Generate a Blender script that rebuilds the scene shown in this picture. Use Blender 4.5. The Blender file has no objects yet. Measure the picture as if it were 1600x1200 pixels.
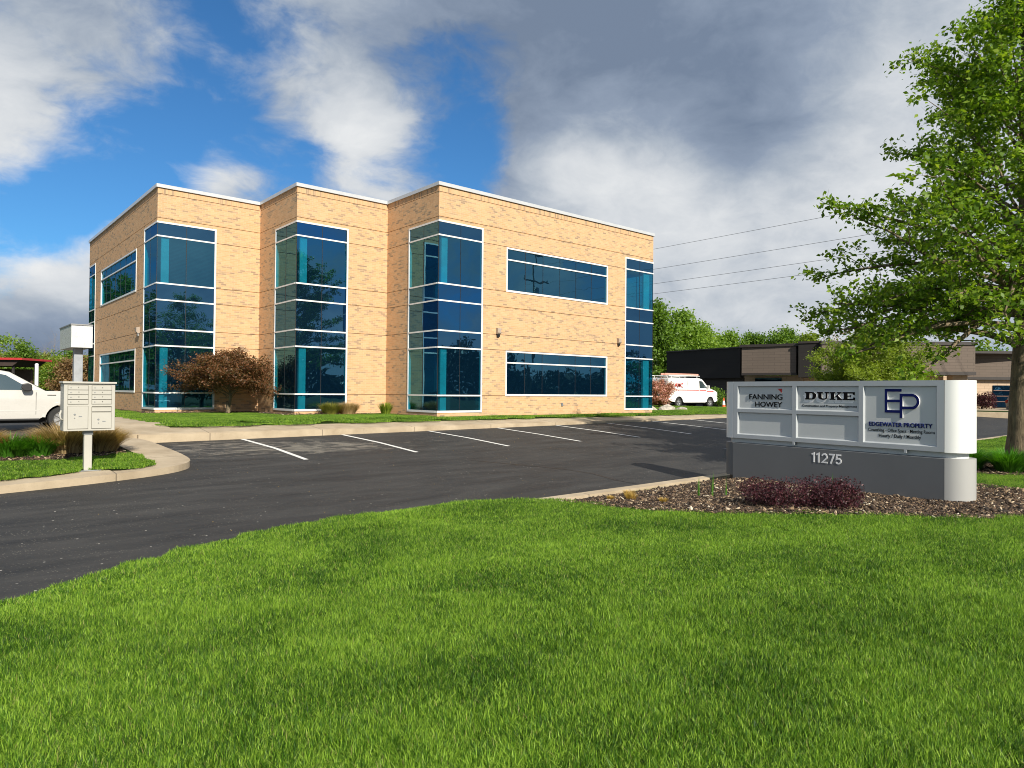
import bpy, bmesh, math, random
import numpy as np
from mathutils import Vector, Matrix
random.seed(7); rng = np.random.default_rng(7)
R = math.radians
sc = bpy.context.scene
COL = sc.collection
# ------------------------------------------------------------------ camera
FWD = Vector((0.64823854, 0.76135938, 0.01089443)); RGT = Vector((0.76130748, -0.64832587, 0.00919194)); UPV = Vector((-0.01406151, -0.00233544, 0.9998984))
CAM = Vector((-13.957, -20.4547, 0.776)); FPX = 1090.7
cd = bpy.data.cameras.new('camera'); cam = bpy.data.objects.new('camera', cd); COL.objects.link(cam)
cd.sensor_width = 36; cd.lens = FPX/1600*36; cd.clip_start = .05; cd.clip_end = 5000
M = Matrix.Identity(4)
for i in range(3): M[i][0] = RGT[i]; M[i][1] = UPV[i]; M[i][2] = -FWD[i]; M[i][3] = CAM[i]
cam.matrix_world = M; sc.camera = cam
sc.render.resolution_x = 1024; sc.render.resolution_y = 768
sc.view_settings.view_transform = 'Standard'; sc.view_settings.look = 'None'
sc.cycles.filter_width = 1.0; sc.cycles.use_denoising = True; sc.cycles.denoising_prefilter = 'ACCURATE'
sc.view_settings.exposure = 0.5; sc.view_settings.gamma = 1
# ------------------------------------------------------------------ sun
SUN_EL, SUN_AZ = 32.5, 12.0            # light travels towards this azimuth (from +Y to +X)
sl = bpy.data.lights.new('sun', 'SUN'); sl.energy = 4.8; sl.angle = R(.5); sl.color = (1, .93, .80)
so = bpy.data.objects.new('sun', sl); COL.objects.link(so)
ld = Vector((math.sin(R(SUN_AZ))*math.cos(R(SUN_EL)), math.cos(R(SUN_AZ))*math.cos(R(SUN_EL)), -math.sin(R(SUN_EL))))
so.rotation_euler = ld.to_track_quat('-Z', 'Y').to_euler()

def pixdir(a, b): return (FWD + RGT*((a-800)/FPX) - UPV*((b-600)/FPX))
def camp(lat, dep, z):                # lateral / depth from the camera -> world
    p = CAM + Vector((RGT.x, RGT.y, 0)).normalized()*lat + Vector((FWD.x, FWD.y, 0)).normalized()*dep
    return Vector((p.x, p.y, z))
def pxat(a, dep, z=0.):               # image column at a depth
    return camp((a-800)/FPX*dep, dep, z)
# ------------------------------------------------------------------ node helpers
class NT:
    def __init__(s, nt): s.nt = nt; s.n = nt.nodes; s.l = nt.links
    def new(s, t, **k):
        n = s.n.new(t)
        for a, v in k.items():
            if a == 'inp':
                for i, x in v.items(): s.set(n.inputs[i], x)
            else: setattr(n, a, v)
        return n
    def set(s, sock, x):
        if isinstance(x, bpy.types.NodeSocket): s.l.new(x, sock)
        else:
            if isinstance(x, (tuple, list)) and len(x) == 3 and sock.type == 'RGBA': x = (*x, 1)
            sock.default_value = x
    def math(s, op, a, b=None, c=None, clamp=False):
        n = s.new('ShaderNodeMath', operation=op); n.use_clamp = clamp
        for i, x in enumerate((a, b, c)):
            if x is not None: s.set(n.inputs[i], x)
        return n.outputs[0]
    def vm(s, op, a, b=None, out=0):
        n = s.new('ShaderNodeVectorMath', operation=op); s.set(n.inputs[0], a)
        if b is not None: s.set(n.inputs[3 if op == 'SCALE' else 1], b)
        return n.outputs[out]
    def mix(s, f, a, b, bt='MIX'):
        n = s.new('ShaderNodeMix', data_type='RGBA', blend_type=bt)
        s.set(n.inputs[0], f); s.set(n.inputs[6], a); s.set(n.inputs[7], b); return n.outputs[2]
    def noise(s, vec, scale, detail=3, rough=.5, dist=0, out=0):
        n = s.new('ShaderNodeTexNoise', inp={'Scale': scale, 'Detail': detail, 'Roughness': rough, 'Distortion': dist})
        if vec is not None: s.l.new(vec, n.inputs['Vector'])
        return n.outputs[out]
    def ramp(s, f, stops, interp='LINEAR'):
        n = s.new('ShaderNodeValToRGB'); n.color_ramp.interpolation = interp; e = n.color_ramp.elements
        while len(e) < len(stops): e.new(.5)
        for i, (p, c) in enumerate(stops):
            e[i].position = p; e[i].color = (*c, 1) if isinstance(c, (tuple, list)) else (c, c, c, 1)
        s.set(n.inputs[0], f); return n.outputs[0]
    def rng(s, f, a, b, c=0., d=1., smooth=False):
        n = s.new('ShaderNodeMapRange', inp={1: a, 2: b, 3: c, 4: d}); s.set(n.inputs[0], f)
        if smooth: n.interpolation_type = 'SMOOTHSTEP'
        return n.outputs[0]
def mat(name):
    m = bpy.data.materials.new(name); m.use_nodes = True; t = NT(m.node_tree)
    b = t.n['Principled BSDF']; return m, t, b
def pos(t): return t.new('ShaderNodeNewGeometry').outputs['Position']
def simple(name, col, rough=.6, metal=0., var=.12, vs=3., bump=0., bs=60., spec=.5, coat=0.):
    m, t, b = mat(name); p = pos(t)
    n = t.noise(p, vs, 4, .6)
    c = t.mix(t.rng(n, .3, .7), tuple(x*(1-var) for x in col), tuple(min(1, x*(1+var)) for x in col))
    t.set(b.inputs['Base Color'], c); b.inputs['Metallic'].default_value = metal
    t.set(b.inputs['Roughness'], t.rng(t.noise(p, vs*5, 3), .3, .7, max(.02, rough-.06), min(1, rough+.06)))
    b.inputs['Specular IOR Level'].default_value = spec; b.inputs['Coat Weight'].default_value = coat
    if bump:
        bn = t.new('ShaderNodeBump', inp={'Strength': bump, 'Distance': .01, 'Height': t.noise(p, bs, 4)}); t.l.new(bn.outputs[0], b.inputs['Normal'])
    return m
# ------------------------------------------------------------------ world: Nishita sky + procedural clouds (direction based)
w = bpy.data.worlds.new('World'); sc.world = w; w.use_nodes = True
t = NT(w.node_tree); t.n.clear()
sky = t.new('ShaderNodeTexSky', sky_type='NISHITA'); sky.sun_disc = False
sky.sun_elevation = R(SUN_EL); sky.sun_rotation = R(180+SUN_AZ); sky.altitude = 200; sky.air_density = 1.0; sky.dust_density = .6; sky.ozone_density = 3.0
D = t.new('ShaderNodeTexCoord').outputs['Generated']
D = t.vm('NORMALIZE', D)
sep = t.new('ShaderNodeSeparateXYZ', inp={0: D}); dz = t.math('MAXIMUM', sep.outputs[2], 0.)
pl = t.vm('MULTIPLY', D, (1., 1., 1.75))
pw = t.vm('ADD', pl, t.vm('SCALE', t.vm('SUBTRACT', t.noise(pl, 4.5, 3, .5, out=1), (.5, .5, .5)), .12))
n1 = t.noise(pw, 2.9, 8, .56, .1)
n2 = t.noise(t.vm('ADD', pw, (3.1, 7.7, 1.3)), 7.5, 7, .6, .15)
def blobs(lst):
    acc = None
    for a, b, rad, wt in lst:
        c = pixdir(a, b).normalized()
        d = t.vm('DISTANCE', D, tuple(c), out='Value')
        k = t.math('MULTIPLY', t.rng(d, 0., rad*1.9/FPX, 1., 0., True), wt)
        acc = k if acc is None else t.math('ADD', acc, k)
    return acc
cov = blobs([(20, 130, 175, .8), (150, 30, 110, .5), (240, 60, 60, .25), (225, 195, 75, -.7), (115, 320, 115, -1.1), (330, 30, 70, -.8), (15, 340, 70, -.6), (265, 240, 50, -.5),
             (470, 50, 95, .30), (650, 20, 120, .55), (410, 190, 55, .1), (290, 250, 70, .35), (380, 270, 60, .4), (590, 180, 90, .55), (540, 275, 110, .6), (520, 120, 35, -.3),
             (640, 110, 50, -.25), (715, 170, 75, -.85), (745, 255, 45, -.8), (390, 225, 35, -.5), (470, 240, 45, -.45), (350, 140, 60, -.45),
             (920, 60, 160, .9), (1150, 60, 250, .9), (940, 260, 150, .8), (1150, 300, 230, .9), (1400, 200, 300, .9), (1060, 460, 200, .8), (1300, 430, 220, .8),
             (50, 465, 110, .9), (90, 550, 90, .6), (180, 440, 60, .4), (1185, 240, 35, -.35), (300, 620, 300, .2)])
dens = t.math('ADD', t.math('ADD', t.math('MULTIPLY', t.math('SUBTRACT', n1, .5), 3.7), t.math('MULTIPLY', t.math('SUBTRACT', n2, .5), 2.9)), t.math('MULTIPLY', cov, 1.0))
back = t.rng(t.vm('DOT_PRODUCT', D, tuple(FWD), out='Value'), .2, .7, .55, 0.)
mask = t.rng(t.math('ADD', dens, back), -.42, .74, 0., 1., True)
brt = blobs([(30, 190, 170, .45), (900, 110, 200, -.6), (760, 40, 150, -.45), (1110, 150, 170, -.75), (1180, 235, 80, -.45), (880, 250, 110, .75), (1000, 250, 110, .5), (1200, 320, 170, .65), (1050, 330, 120, .35), (1300, 120, 180, -.05), (1380, 60, 120, .2), (1400, 330, 140, .3),
             (1150, 455, 150, -.30), (40, 400, 75, .9), (60, 500, 90, -.55), (140, 440, 50, .1), (60, 560, 60, -.3), (590, 180, 80, .45), (550, 290, 100, .35), (200, 40, 120, -.25), (60, 40, 120, -.15), (610, 30, 120, -.25), (300, 280, 90, .3), (1150, 505, 60, .25), (1300, 455, 60, .2), (470, 60, 80, .15)])
shade = t.math('ADD', t.math('ADD', t.math('MULTIPLY', t.math('SUBTRACT', n2, .5), 1.3), t.math('MULTIPLY', t.math('SUBTRACT', t.noise(t.vm('ADD', pw, (9., 2., 4.)), 4.2, 7, .6), .5), 1.6)), brt)
cl = t.ramp(t.rng(shade, -.85, .95), [(0, (.13, .17, .24)), (.28, (.20, .245, .32)), (.46, (.30, .34, .395)), (.68, (.45, .475, .505)), (1, (.60, .61, .615))])
skyc = t.mix(1., t.vm('SCALE', sky.outputs[0], .078), (.40, .80, 1.08), 'MULTIPLY')
final = t.mix(mask, skyc, cl)
bg = t.new('ShaderNodeBackground', inp={'Color': final, 'Strength': 1.0})
t.l.new(bg.outputs[0], t.new('ShaderNodeOutputWorld').inputs[0])
# ------------------------------------------------------------------ object helpers
def tag(o, label=None, cat=None, group=None, kind=None):
    if label: o['label'] = label
    if cat: o['category'] = cat
    if group: o['group'] = group
    if kind: o['kind'] = kind
    return o
def empty(name, loc, rz=0, **k):
    o = bpy.data.objects.new(name, None); COL.objects.link(o); o.location = loc; o.rotation_euler = (0, 0, rz); o.empty_display_size = .2
    return tag(o, **k)
def copy_tree(o, loc=None, rz=None, parent=None, label=None, group=None):
    c = o.copy(); COL.objects.link(c); c.parent = parent
    if loc is not None: c.location = loc
    if rz is not None: c.rotation_euler = (0, 0, rz)
    if label: c['label'] = label
    if group: c['group'] = group
    for ch in o.children: copy_tree(ch, parent=c)
    return c
class MB:
    def __init__(s): s.v = []; s.f = []; s.m = []; s.uv = None
    def add(s, vs, fs, m=0):
        k = len(s.v); s.v += [tuple(v) for v in vs]
        for f in fs: s.f.append(tuple(k+i for i in f)); s.m.append(m)
        return s
    def box(s, a, b, m=0):
        (x0, y0, z0), (x1, y1, z1) = a, b
        x0, x1 = min(x0, x1), max(x0, x1); y0, y1 = min(y0, y1), max(y0, y1); z0, z1 = min(z0, z1), max(z0, z1)
        return s.add([(x0,y0,z0),(x1,y0,z0),(x1,y1,z0),(x0,y1,z0),(x0,y0,z1),(x1,y0,z1),(x1,y1,z1),(x0,y1,z1)],
                     [(0,3,2,1),(4,5,6,7),(0,1,5,4),(1,2,6,5),(2,3,7,6),(3,0,4,7)], m)
    def prism(s, poly, d0, d1, fr=None, m=0):
        """poly: 2-D points (a,b); fr(a,b,d)->xyz"""
        fr = fr or (lambda a, b, d: (a, b, d)); n = len(poly)
        vs = [fr(a, b, d0) for a, b in poly]+[fr(a, b, d1) for a, b in poly]
        fs = [tuple(range(n))[::-1], tuple(range(n, 2*n))]+[(i, (i+1) % n, (i+1) % n+n, i+n) for i in range(n)]
        return s.add(vs, fs, m)
    def tube(s, pts, rad, n=8, m=0, cap=True):
        pts = [Vector(p) for p in pts]; k = len(s.v); N = len(pts)
        if not isinstance(rad, (list, tuple)): rad = [rad]*N
        up = None
        for i, p in enumerate(pts):
            d = (pts[min(i+1, N-1)]-pts[max(i-1, 0)]).normalized()
            if up is None: up = d.orthogonal().normalized()
            a = (up-d*up.dot(d)); a = a.normalized() if a.length > 1e-6 else d.orthogonal().normalized(); up = a; b = d.cross(a)
            for j in range(n):
                q = 2*math.pi*j/n; s.v.append(tuple(p+(a*math.cos(q)+b*math.sin(q))*rad[i]))
        for i in range(N-1):
            for j in range(n):
                s.f.append((k+i*n+j, k+i*n+(j+1) % n, k+(i+1)*n+(j+1) % n, k+(i+1)*n+j)); s.m.append(m)
        if cap:
            s.f.append(tuple(k+j for j in range(n))[::-1]); s.m.append(m); s.f.append(tuple(k+(N-1)*n+j for j in range(n))); s.m.append(m)
        return s
    def lathe(s, prof, c=(0, 0, 0), n=24, m=0, axis='Z'):
        k = len(s.v)
        for r_, h in prof:
            for j in range(n):
                q = 2*math.pi*j/n; x, y = r_*math.cos(q), r_*math.sin(q)
                p = (x, y, h) if axis == 'Z' else (x, h, y)
                s.v.append((c[0]+p[0], c[1]+p[1], c[2]+p[2]))
        for i in range(len(prof)-1):
            for j in range(n):
                s.f.append((k+i*n+j, k+i*n+(j+1) % n, k+(i+1)*n+(j+1) % n, k+(i+1)*n+j)); s.m.append(m)
        return s
    def build(s, name, mats, parent=None, smooth=False, bevel=0., fix=True, seg=2, **k):
        me = bpy.data.meshes.new(name); me.from_pydata(s.v, [], s.f)
        mats = mats if isinstance(mats, (list, tuple)) else [mats]
        for m in mats: me.materials.append(m)
        if len(mats) > 1: me.polygons.foreach_set('material_index', s.m)
        if s.uv:
            ul = me.uv_layers.new(name='UVMap'); ul.data.foreach_set('uv', np.array(s.uv, 'f').ravel())
        if fix:
            bm = bmesh.new(); bm.from_mesh(me); bmesh.ops.recalc_face_normals(bm, faces=bm.faces); bm.to_mesh(me); bm.free()
        if smooth: me.shade_smooth()
        me.update()
        o = bpy.data.objects.new(name, me); COL.objects.link(o); o.parent = parent
        if bevel:
            b = o.modifiers.new('b', 'BEVEL'); b.width = bevel; b.segments = seg; b.limit_method = 'ANGLE'; b.angle_limit = R(35)
            if smooth or bevel:
                me.shade_smooth() if smooth else None
        return tag(o, **k)
def sharp(o, ang=35):
    me = o.data; me.shade_smooth(); bm = bmesh.new(); bm.from_mesh(me)
    for e in bm.edges:
        if len(e.link_faces) == 2 and e.calc_face_angle(0) > R(ang): e.smooth = False
    bm.to_mesh(me); bm.free(); return o
def npmesh(name, V, F, mats, parent=None, attr=None, smooth=False, **k):
    """V (n,3); F (m,4) or (m,3)"""
    me = bpy.data.meshes.new(name); nv, (nf, c) = len(V), F.shape
    me.vertices.add(nv); me.vertices.foreach_set('co', np.ascontiguousarray(V, 'f').ravel())
    me.loops.add(nf*c); me.loops.foreach_set('vertex_index', np.ascontiguousarray(F, 'i').ravel())
    me.polygons.add(nf); me.polygons.foreach_set('loop_start', np.arange(0, nf*c, c, dtype='i'))
    if attr is not None:
        a = me.attributes.new('rnd', 'FLOAT', 'FACE'); a.data.foreach_set('value', np.ascontiguousarray(attr, 'f'))
    me.update(calc_edges=True)
    for m in (mats if isinstance(mats, (list, tuple)) else [mats]): me.materials.append(m)
    if smooth: me.shade_smooth()
    if name is None: return me
    o = bpy.data.objects.new(name, me); COL.objects.link(o); o.parent = parent
    return tag(o, **k)
def leafmesh(C, size, flat=.0, asp=.62, nrm=None, droop=0.):
    """diamond-ish folded leaves at centres C (n,3). size scalar/array"""
    n = len(C); size = np.broadcast_to(size, n)[:, None]*rng.uniform(.7, 1.25, (n, 1))
    a = rng.normal(size=(n, 3)); a[:, 2] -= droop
    if nrm is None: nv = rng.normal(size=(n, 3)); nv[:, 2] = np.abs(nv[:, 2])+flat
    else: nv = nrm+rng.normal(size=(n, 3))*.6
    nv /= np.linalg.norm(nv, axis=1, keepdims=True)
    a -= nv*(a*nv).sum(1, keepdims=True); a /= np.linalg.norm(a, axis=1, keepdims=True)
    b = np.cross(nv, a)
    V = np.stack([C-a*size*.5, C+b*size*asp*.5-a*size*.05+nv*size*.08, C+a*size*.5, C-b*size*asp*.5-a*size*.05+nv*size*.08], 1).reshape(-1, 3)
    return V, np.arange(4*n).reshape(n, 4), rng.random(n)
# ------------------------------------------------------------------ materials
def foliage(name, c0, c1, c2=None, trans=.45, ns=1.2, rough=.5):
    m, t, b = mat(name); p = pos(t)
    at = t.new('ShaderNodeAttribute', attribute_name='rnd').outputs['Fac']
    f = t.math('ADD', t.math('MULTIPLY', at, .55), t.math('MULTIPLY', t.noise(p, ns, 3, .6), .5))
    c = t.ramp(f, [(.15, c0), (.55, c1), (.95, c2 or c1)])
    t.set(b.inputs['Base Color'], c); b.inputs['Roughness'].default_value = rough; b.inputs['Specular IOR Level'].default_value = .35
    tr = t.new('ShaderNodeBsdfTranslucent', inp={'Color': t.mix(1., c, (1.5, 1.5, .55), 'MULTIPLY')})
    mx = t.new('ShaderNodeMixShader', inp={0: trans}); t.l.new(b.outputs[0], mx.inputs[1]); t.l.new(tr.outputs[0], mx.inputs[2])
    t.l.new(mx.outputs[0], t.n['Material Output'].inputs[0]); return m
def bark(name, c0, c1, sc_=14):
    m, t, b = mat(name); p = pos(t); mp = t.new('ShaderNodeMapping', inp={0: p, 3: (1, 1, .25)}).outputs[0]
    n = t.noise(mp, sc_, 6, .7, .4); t.set(b.inputs['Base Color'], t.ramp(n, [(.3, c0), (.7, c1)])); b.inputs['Roughness'].default_value = .9
    bn = t.new('ShaderNodeBump', inp={'Strength': .9, 'Distance': .03, 'Height': n}); t.l.new(bn.outputs[0], b.inputs['Normal']); return m
M_bark = bark('bark', (.06, .045, .03), (.26, .20, .12)); M_twig = bark('twig', (.05, .035, .03), (.11, .08, .06)); M_paletwig = bark('pale_twig', (.16, .13, .11), (.30, .26, .22))
M_maple = foliage('maple_leaf', (.05, .11, .010), (.14, .25, .018), (.33, .43, .05), ns=2.6)
M_spring = foliage('spring_leaf', (.09, .17, .02), (.18, .30, .035), (.30, .42, .06), ns=.35)
M_green = foliage('green_leaf', (.06, .12, .015), (.12, .22, .025), (.20, .32, .04), ns=.3)
M_yellowg = foliage('yellow_leaf', (.12, .17, .02), (.22, .30, .035), (.34, .42, .06), ns=.4)
M_jmaple = foliage('red_maple_leaf', (.05, .06, .015), (.15, .07, .03), (.28, .11, .05), trans=.35, ns=2.5)
M_pink = foliage('pink_blossom', (.20, .16, .06), (.55, .26, .22), (.75, .42, .36), trans=.3, ns=2)
M_purple = foliage('purple_leaf', (.016, .008, .009), (.055, .014, .022), (.16, .045, .06), trans=.2, ns=6)
M_tan = foliage('dry_grass', (.26, .17, .08), (.46, .33, .17), (.60, .48, .26), trans=.3, ns=5)
M_lily = foliage('lily_leaf', (.04, .13, .01), (.08, .24, .02), (.13, .34, .035), trans=.4, ns=5)
M_brush = foliage('brush_leaf', (.13, .12, .03), (.23, .23, .045), (.33, .32, .07), trans=.35, ns=.25)
M_rust = foliage('rust_leaf', (.14, .08, .04), (.22, .13, .06), (.26, .19, .07), trans=.3, ns=.3)
M_wood = foliage('far_wood_leaf', (.012, .02, .012), (.022, .035, .018), (.035, .05, .02), trans=.1, ns=.1)
M_straw = foliage('straw', (.30, .20, .06), (.5, .33, .09), (.6, .45, .16), trans=.3, ns=5)

def m_brick(name, soldier=False):
    m, t, b = mat(name); uv = t.new('ShaderNodeUVMap').outputs[0]
    if soldier: uv = t.new('ShaderNodeMapping', inp={0: uv, 2: (0, 0, R(90))}).outputs[0]
    br = t.new('ShaderNodeTexBrick', inp={'Vector': uv, 'Color1': (0, 0, 0), 'Color2': (1, 1, 1), 'Mortar': (0, 0, 0), 'Scale': 1., 'Mortar Size': .0045, 'Mortar Smooth': .3, 'Bias': 0., 'Brick Width': .203 if not soldier else .2, 'Row Height': .0677 if not soldier else .0677})
    br.offset = .5 if not soldier else 0.
    p = pos(t)
    big = t.noise(p, .6, 3); pn = t.noise(p, 1.9, 3, .6)
    sel = t.math('ADD', br.outputs[0], t.math('MULTIPLY', t.math('SUBTRACT', pn, .5), .5))
    c = t.ramp(sel, [(0, (.55, .325, .165)), (.35, (.60, .365, .195)), (.60, (.63, .395, .215)), (.74, (.55, .345, .185)), (.82, (.46, .31, .18)), (.90, (.39, .275, .17)), (1.0, (.30, .215, .14))])
    c = t.mix(t.rng(big, .35, .65, 0, .18), c, (.50, .31, .17))
    stk = t.noise(t.vm('MULTIPLY', p, (2.6, 2.6, .22)), 1.6, 5, .65)
    c = t.mix(t.rng(stk, .50, .72, 0, .30), c, (.40, .27, .16))
    c = t.mix(br.outputs[1], c, (.60, .43, .29))
    t.set(b.inputs['Base Color'], c); b.inputs['Roughness'].default_value = .85; b.inputs['Specular IOR Level'].default_value = .2
    h = t.math('ADD', t.math('MULTIPLY', br.outputs[1], -1.), t.math('MULTIPLY', t.noise(p, 90, 2), .6))
    bn = t.new('ShaderNodeBump', inp={'Strength': .35, 'Distance': .006, 'Height': h}); t.l.new(bn.outputs[0], b.inputs['Normal']); return m
M_brick = m_brick('brick'); M_soldier = m_brick('soldier_brick', True)
M_white = simple('white_aluminium', (.70, .70, .69), .35, 0, .05)
M_coping = simple('coping_metal', (.56, .57, .58), .3, .2, .05)
M_concrete = None
def m_concrete():
    m, t, b = mat('concrete'); p = pos(t)
    n = t.noise(p, 1.3, 5, .6); n2 = t.noise(p, 35, 4, .7)
    c = t.mix(t.rng(n, .35, .65), (.33, .26, .175), (.46, .375, .265)); c = t.mix(t.rng(n2, .55, .75, 0, .35), c, (.22, .18, .12))
    sx = t.new('ShaderNodeSeparateXYZ', inp={0: p})
    for i in (0, 1):
        fr = t.math('ABSOLUTE', t.math('SUBTRACT', t.math('FRACT', t.math('DIVIDE', t.math('ADD', sx.outputs[i], 101.3), 3.05)), .5))
        c = t.mix(t.math('MULTIPLY', t.math('LESS_THAN', fr, .004), .65), c, (.09, .07, .05))
    c = t.mix(t.rng(t.noise(p, 2.2, 6, .7, .5), .60, .74, 0, .55), c, (.17, .125, .08))
    t.set(b.inputs['Base Color'], c); b.inputs['Roughness'].default_value = .9
    bn = t.new('ShaderNodeBump', inp={'Strength': .3, 'Distance': .01, 'Height': n2}); t.l.new(bn.outputs[0], b.inputs['Normal']); return m
M_concrete = m_concrete()
def m_asphalt():
    m, t, b = mat('asphalt'); p = pos(t)
    st = t.new('ShaderNodeMapping', inp={0: p, 2: (0, 0, R(-14)), 3: (.35, 1.6, 1)}).outputs[0]
    n = t.noise(st, 1.6, 6, .62, .3); fine = t.noise(p, 160, 3, .7)
    c = t.mix(t.rng(n, .3, .7), (.016, .0158, .016), (.050, .048, .046))
    agg = t.new('ShaderNodeTexVoronoi', inp={'Vector': p, 'Scale': 27., 'Randomness': 1.})
    dots = t.math('MULTIPLY', t.rng(agg.outputs[0], .12, .24, 1., 0.), t.rng(t.noise(st, 2.6, 4, .65), .42, .62, .05, 1.))
    agg2 = t.new('ShaderNodeTexVoronoi', inp={'Vector': p, 'Scale': 7., 'Randomness': 1.})
    spk = t.rng(agg2.outputs[0], .07, .10, 1., 0.)
    wn = t.rng(t.new('ShaderNodeTexWhiteNoise', inp={0: agg2.outputs[2]}).outputs[0], .55, .6)
    c = t.mix(t.math('MULTIPLY', dots, .6), c, (.30, .27, .22)); c = t.mix(t.math('MULTIPLY', t.math('MULTIPLY', spk, wn), .7), c, (.5, .47, .42))
    # pale dried scuffs by the kerb of the lot
    dd = t.vm('DISTANCE', t.vm('MULTIPLY', p, (.55, 1, 0)), (-8.1*.55, -3.6, 0), out='Value')
    ex = t.vm('DISTANCE', t.vm('MULTIPLY', p, (.4, 1, 0)), (-5.*.4, -4.6, 0), out='Value')
    reg = t.math('ADD', t.rng(dd, .6, 2.6, 1., 0., True), t.rng(ex, .3, 1.8, .6, 0., True))
    sn = t.noise(t.new('ShaderNodeMapping', inp={0: p, 2: (0, 0, R(38)), 3: (.8, 2.6, 1)}).outputs[0], 1.7, 8, .72, .9)
    sm = t.rng(t.math('ADD', t.math('MULTIPLY', t.math('SUBTRACT', sn, .5), 3.0), t.math('MULTIPLY', reg, .55)), .50, .80, 0., 1.)
    sm = t.math('MULTIPLY', sm, t.math('MULTIPLY', t.rng(reg, 0., .4), t.rng(fine, .35, .6, .35, 1.)))
    c = t.mix(t.math('MULTIPLY', sm, .75), c, (.30, .27, .22))
    t.set(b.inputs['Base Color'], c); t.set(b.inputs['Roughness'], t.rng(n, .3, .7, .62, .8)); b.inputs['Specular IOR Level'].default_value = .35
    h = t.math('ADD', fine, t.math('MULTIPLY', agg.outputs[0], .8))
    bn = t.new('ShaderNodeBump', inp={'Strength': .55, 'Distance': .008, 'Height': h}); t.l.new(bn.outputs[0], b.inputs['Normal']); return m
M_asph = m_asphalt()
M_tar = simple('tar', (.006, .006, .006), .45, 0, .1)
M_paint = None
def m_linepaint():
    m, t, b = mat('line_paint'); p = pos(t); n = t.noise(p, 30, 5, .7)
    t.set(b.inputs['Base Color'], t.mix(t.rng(n, .52, .72), (.72, .71, .68), (.30, .29, .28))); b.inputs['Roughness'].default_value = .7; return m
M_paint = m_linepaint()
def m_ground(name, stops, sc_, bump=.5, fs=60):
    m, t, b = mat(name); p = pos(t)
    f = t.math('ADD', t.math('MULTIPLY', t.noise(p, sc_, 5, .6), .6), t.math('MULTIPLY', t.noise(p, fs, 4, .7), .4))
    t.set(b.inputs['Base Color'], t.ramp(f, stops)); b.inputs['Roughness'].default_value = .95; b.inputs['Specular IOR Level'].default_value = .15
    bn = t.new('ShaderNodeBump', inp={'Strength': bump, 'Distance': .03, 'Height': t.noise(p, fs*1.7, 4, .7)}); t.l.new(bn.outputs[0], b.inputs['Normal']); return m
M_turf = m_ground('turf', [(.3, (.012, .022, .005)), (.5, (.022, .04, .007)), (.7, (.04, .07, .010))], .5)
M_soil = m_ground('mulch_soil', [(.3, (.018, .012, .009)), (.5, (.05, .032, .022)), (.7, (.10, .07, .05))], 2.5)
def m_blade(name, ca, cb, cc):
    m, t, b = mat(name); p = pos(t)
    big = t.noise(t.vm('MULTIPLY', p, (1, 1, 0)), .75, 4, .6, .3); mid = t.noise(t.vm('MULTIPLY', p, (1, 1, 0)), 5.5, 3, .6)
    at = t.new('ShaderNodeAttribute', attribute_name='rnd').outputs['Fac']
    f = t.math('ADD', t.math('ADD', t.math('MULTIPLY', big, .75), t.math('MULTIPLY', mid, .35)), t.math('MULTIPLY', at, .62))
    c = t.ramp(f, [(.54, ca), (.88, cb), (1.2, cc)])
    c = t.mix(t.rng(at, .980, .982), c, (.33, .30, .12))
    t.set(b.inputs['Base Color'], c); b.inputs['Roughness'].default_value = .5; b.inputs['Specular IOR Level'].default_value = .3
    tr = t.new('ShaderNodeBsdfTranslucent', inp={'Color': t.mix(1., c, (1.3, 1.5, .6), 'MULTIPLY')})
    mx = t.new('ShaderNodeMixShader', inp={0: .3}); t.l.new(b.outputs[0], mx.inputs[1]); t.l.new(tr.outputs[0], mx.inputs[2])
    t.l.new(mx.outputs[0], t.n['Material Output'].inputs[0]); return m
M_blade = m_blade('grass_blade', (.014, .052, .004), (.085, .20, .012), (.27, .42, .045))
def m_glass(name, refl, trans, opaque=None, wav=.012):
    m, t, b = mat(name); p = pos(t); t.n.remove(b)
    bn = t.new('ShaderNodeBump', inp={'Strength': .35, 'Distance': wav, 'Height': t.noise(p, .9, 2, .4)})
    g = t.new('ShaderNodeBsdfGlossy', inp={'Color': refl, 'Roughness': .01, 'Normal': bn.outputs[0]})
    if opaque is None: bb = t.new('ShaderNodeBsdfTransparent', inp={'Color': trans})
    else: bb = t.new('ShaderNodeBsdfDiffuse', inp={'Color': opaque})
    a = t.new('ShaderNodeAddShader'); t.l.new(g.outputs[0], a.inputs[0]); t.l.new(bb.outputs[0], a.inputs[1])
    if opaque is None:
        d2 = t.new('ShaderNodeBsdfDiffuse', inp={'Color': (.001, .006, .014)}); a2 = t.new('ShaderNodeAddShader'); t.l.new(a.outputs[0], a2.inputs[0]); t.l.new(d2.outputs[0], a2.inputs[1]); a = a2
    t.l.new(a.outputs[0], t.n['Material Output'].inputs[0]); return m
M_glass = m_glass('tinted_glass', (.060, .165, .225), (.06, .34, .41))
M_span = m_glass('spandrel_glass', (.055, .14, .225), None, (.002, .008, .018))
M_cglass = m_glass('car_glass', (.22, .24, .25), (.35, .42, .42), wav=.0)
M_dark = simple('dark_gasket', (.012, .012, .014), .5)
M_black = simple('black_plastic', (.015, .015, .016), .5)
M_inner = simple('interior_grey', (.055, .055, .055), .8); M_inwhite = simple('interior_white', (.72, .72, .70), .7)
M_chrome = simple('chrome', (.75, .75, .76), .15, 1., .03)
M_silver = simple('sign_silver', (.44, .465, .485), .38, .15, .03, 1.)
M_sigwhite = simple('sign_white', (.76, .77, .75), .35, 0, .02, 1.)
M_sigpanel = simple('sign_panel', (.56, .58, .575), .45, 0, .03, 1.)
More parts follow.
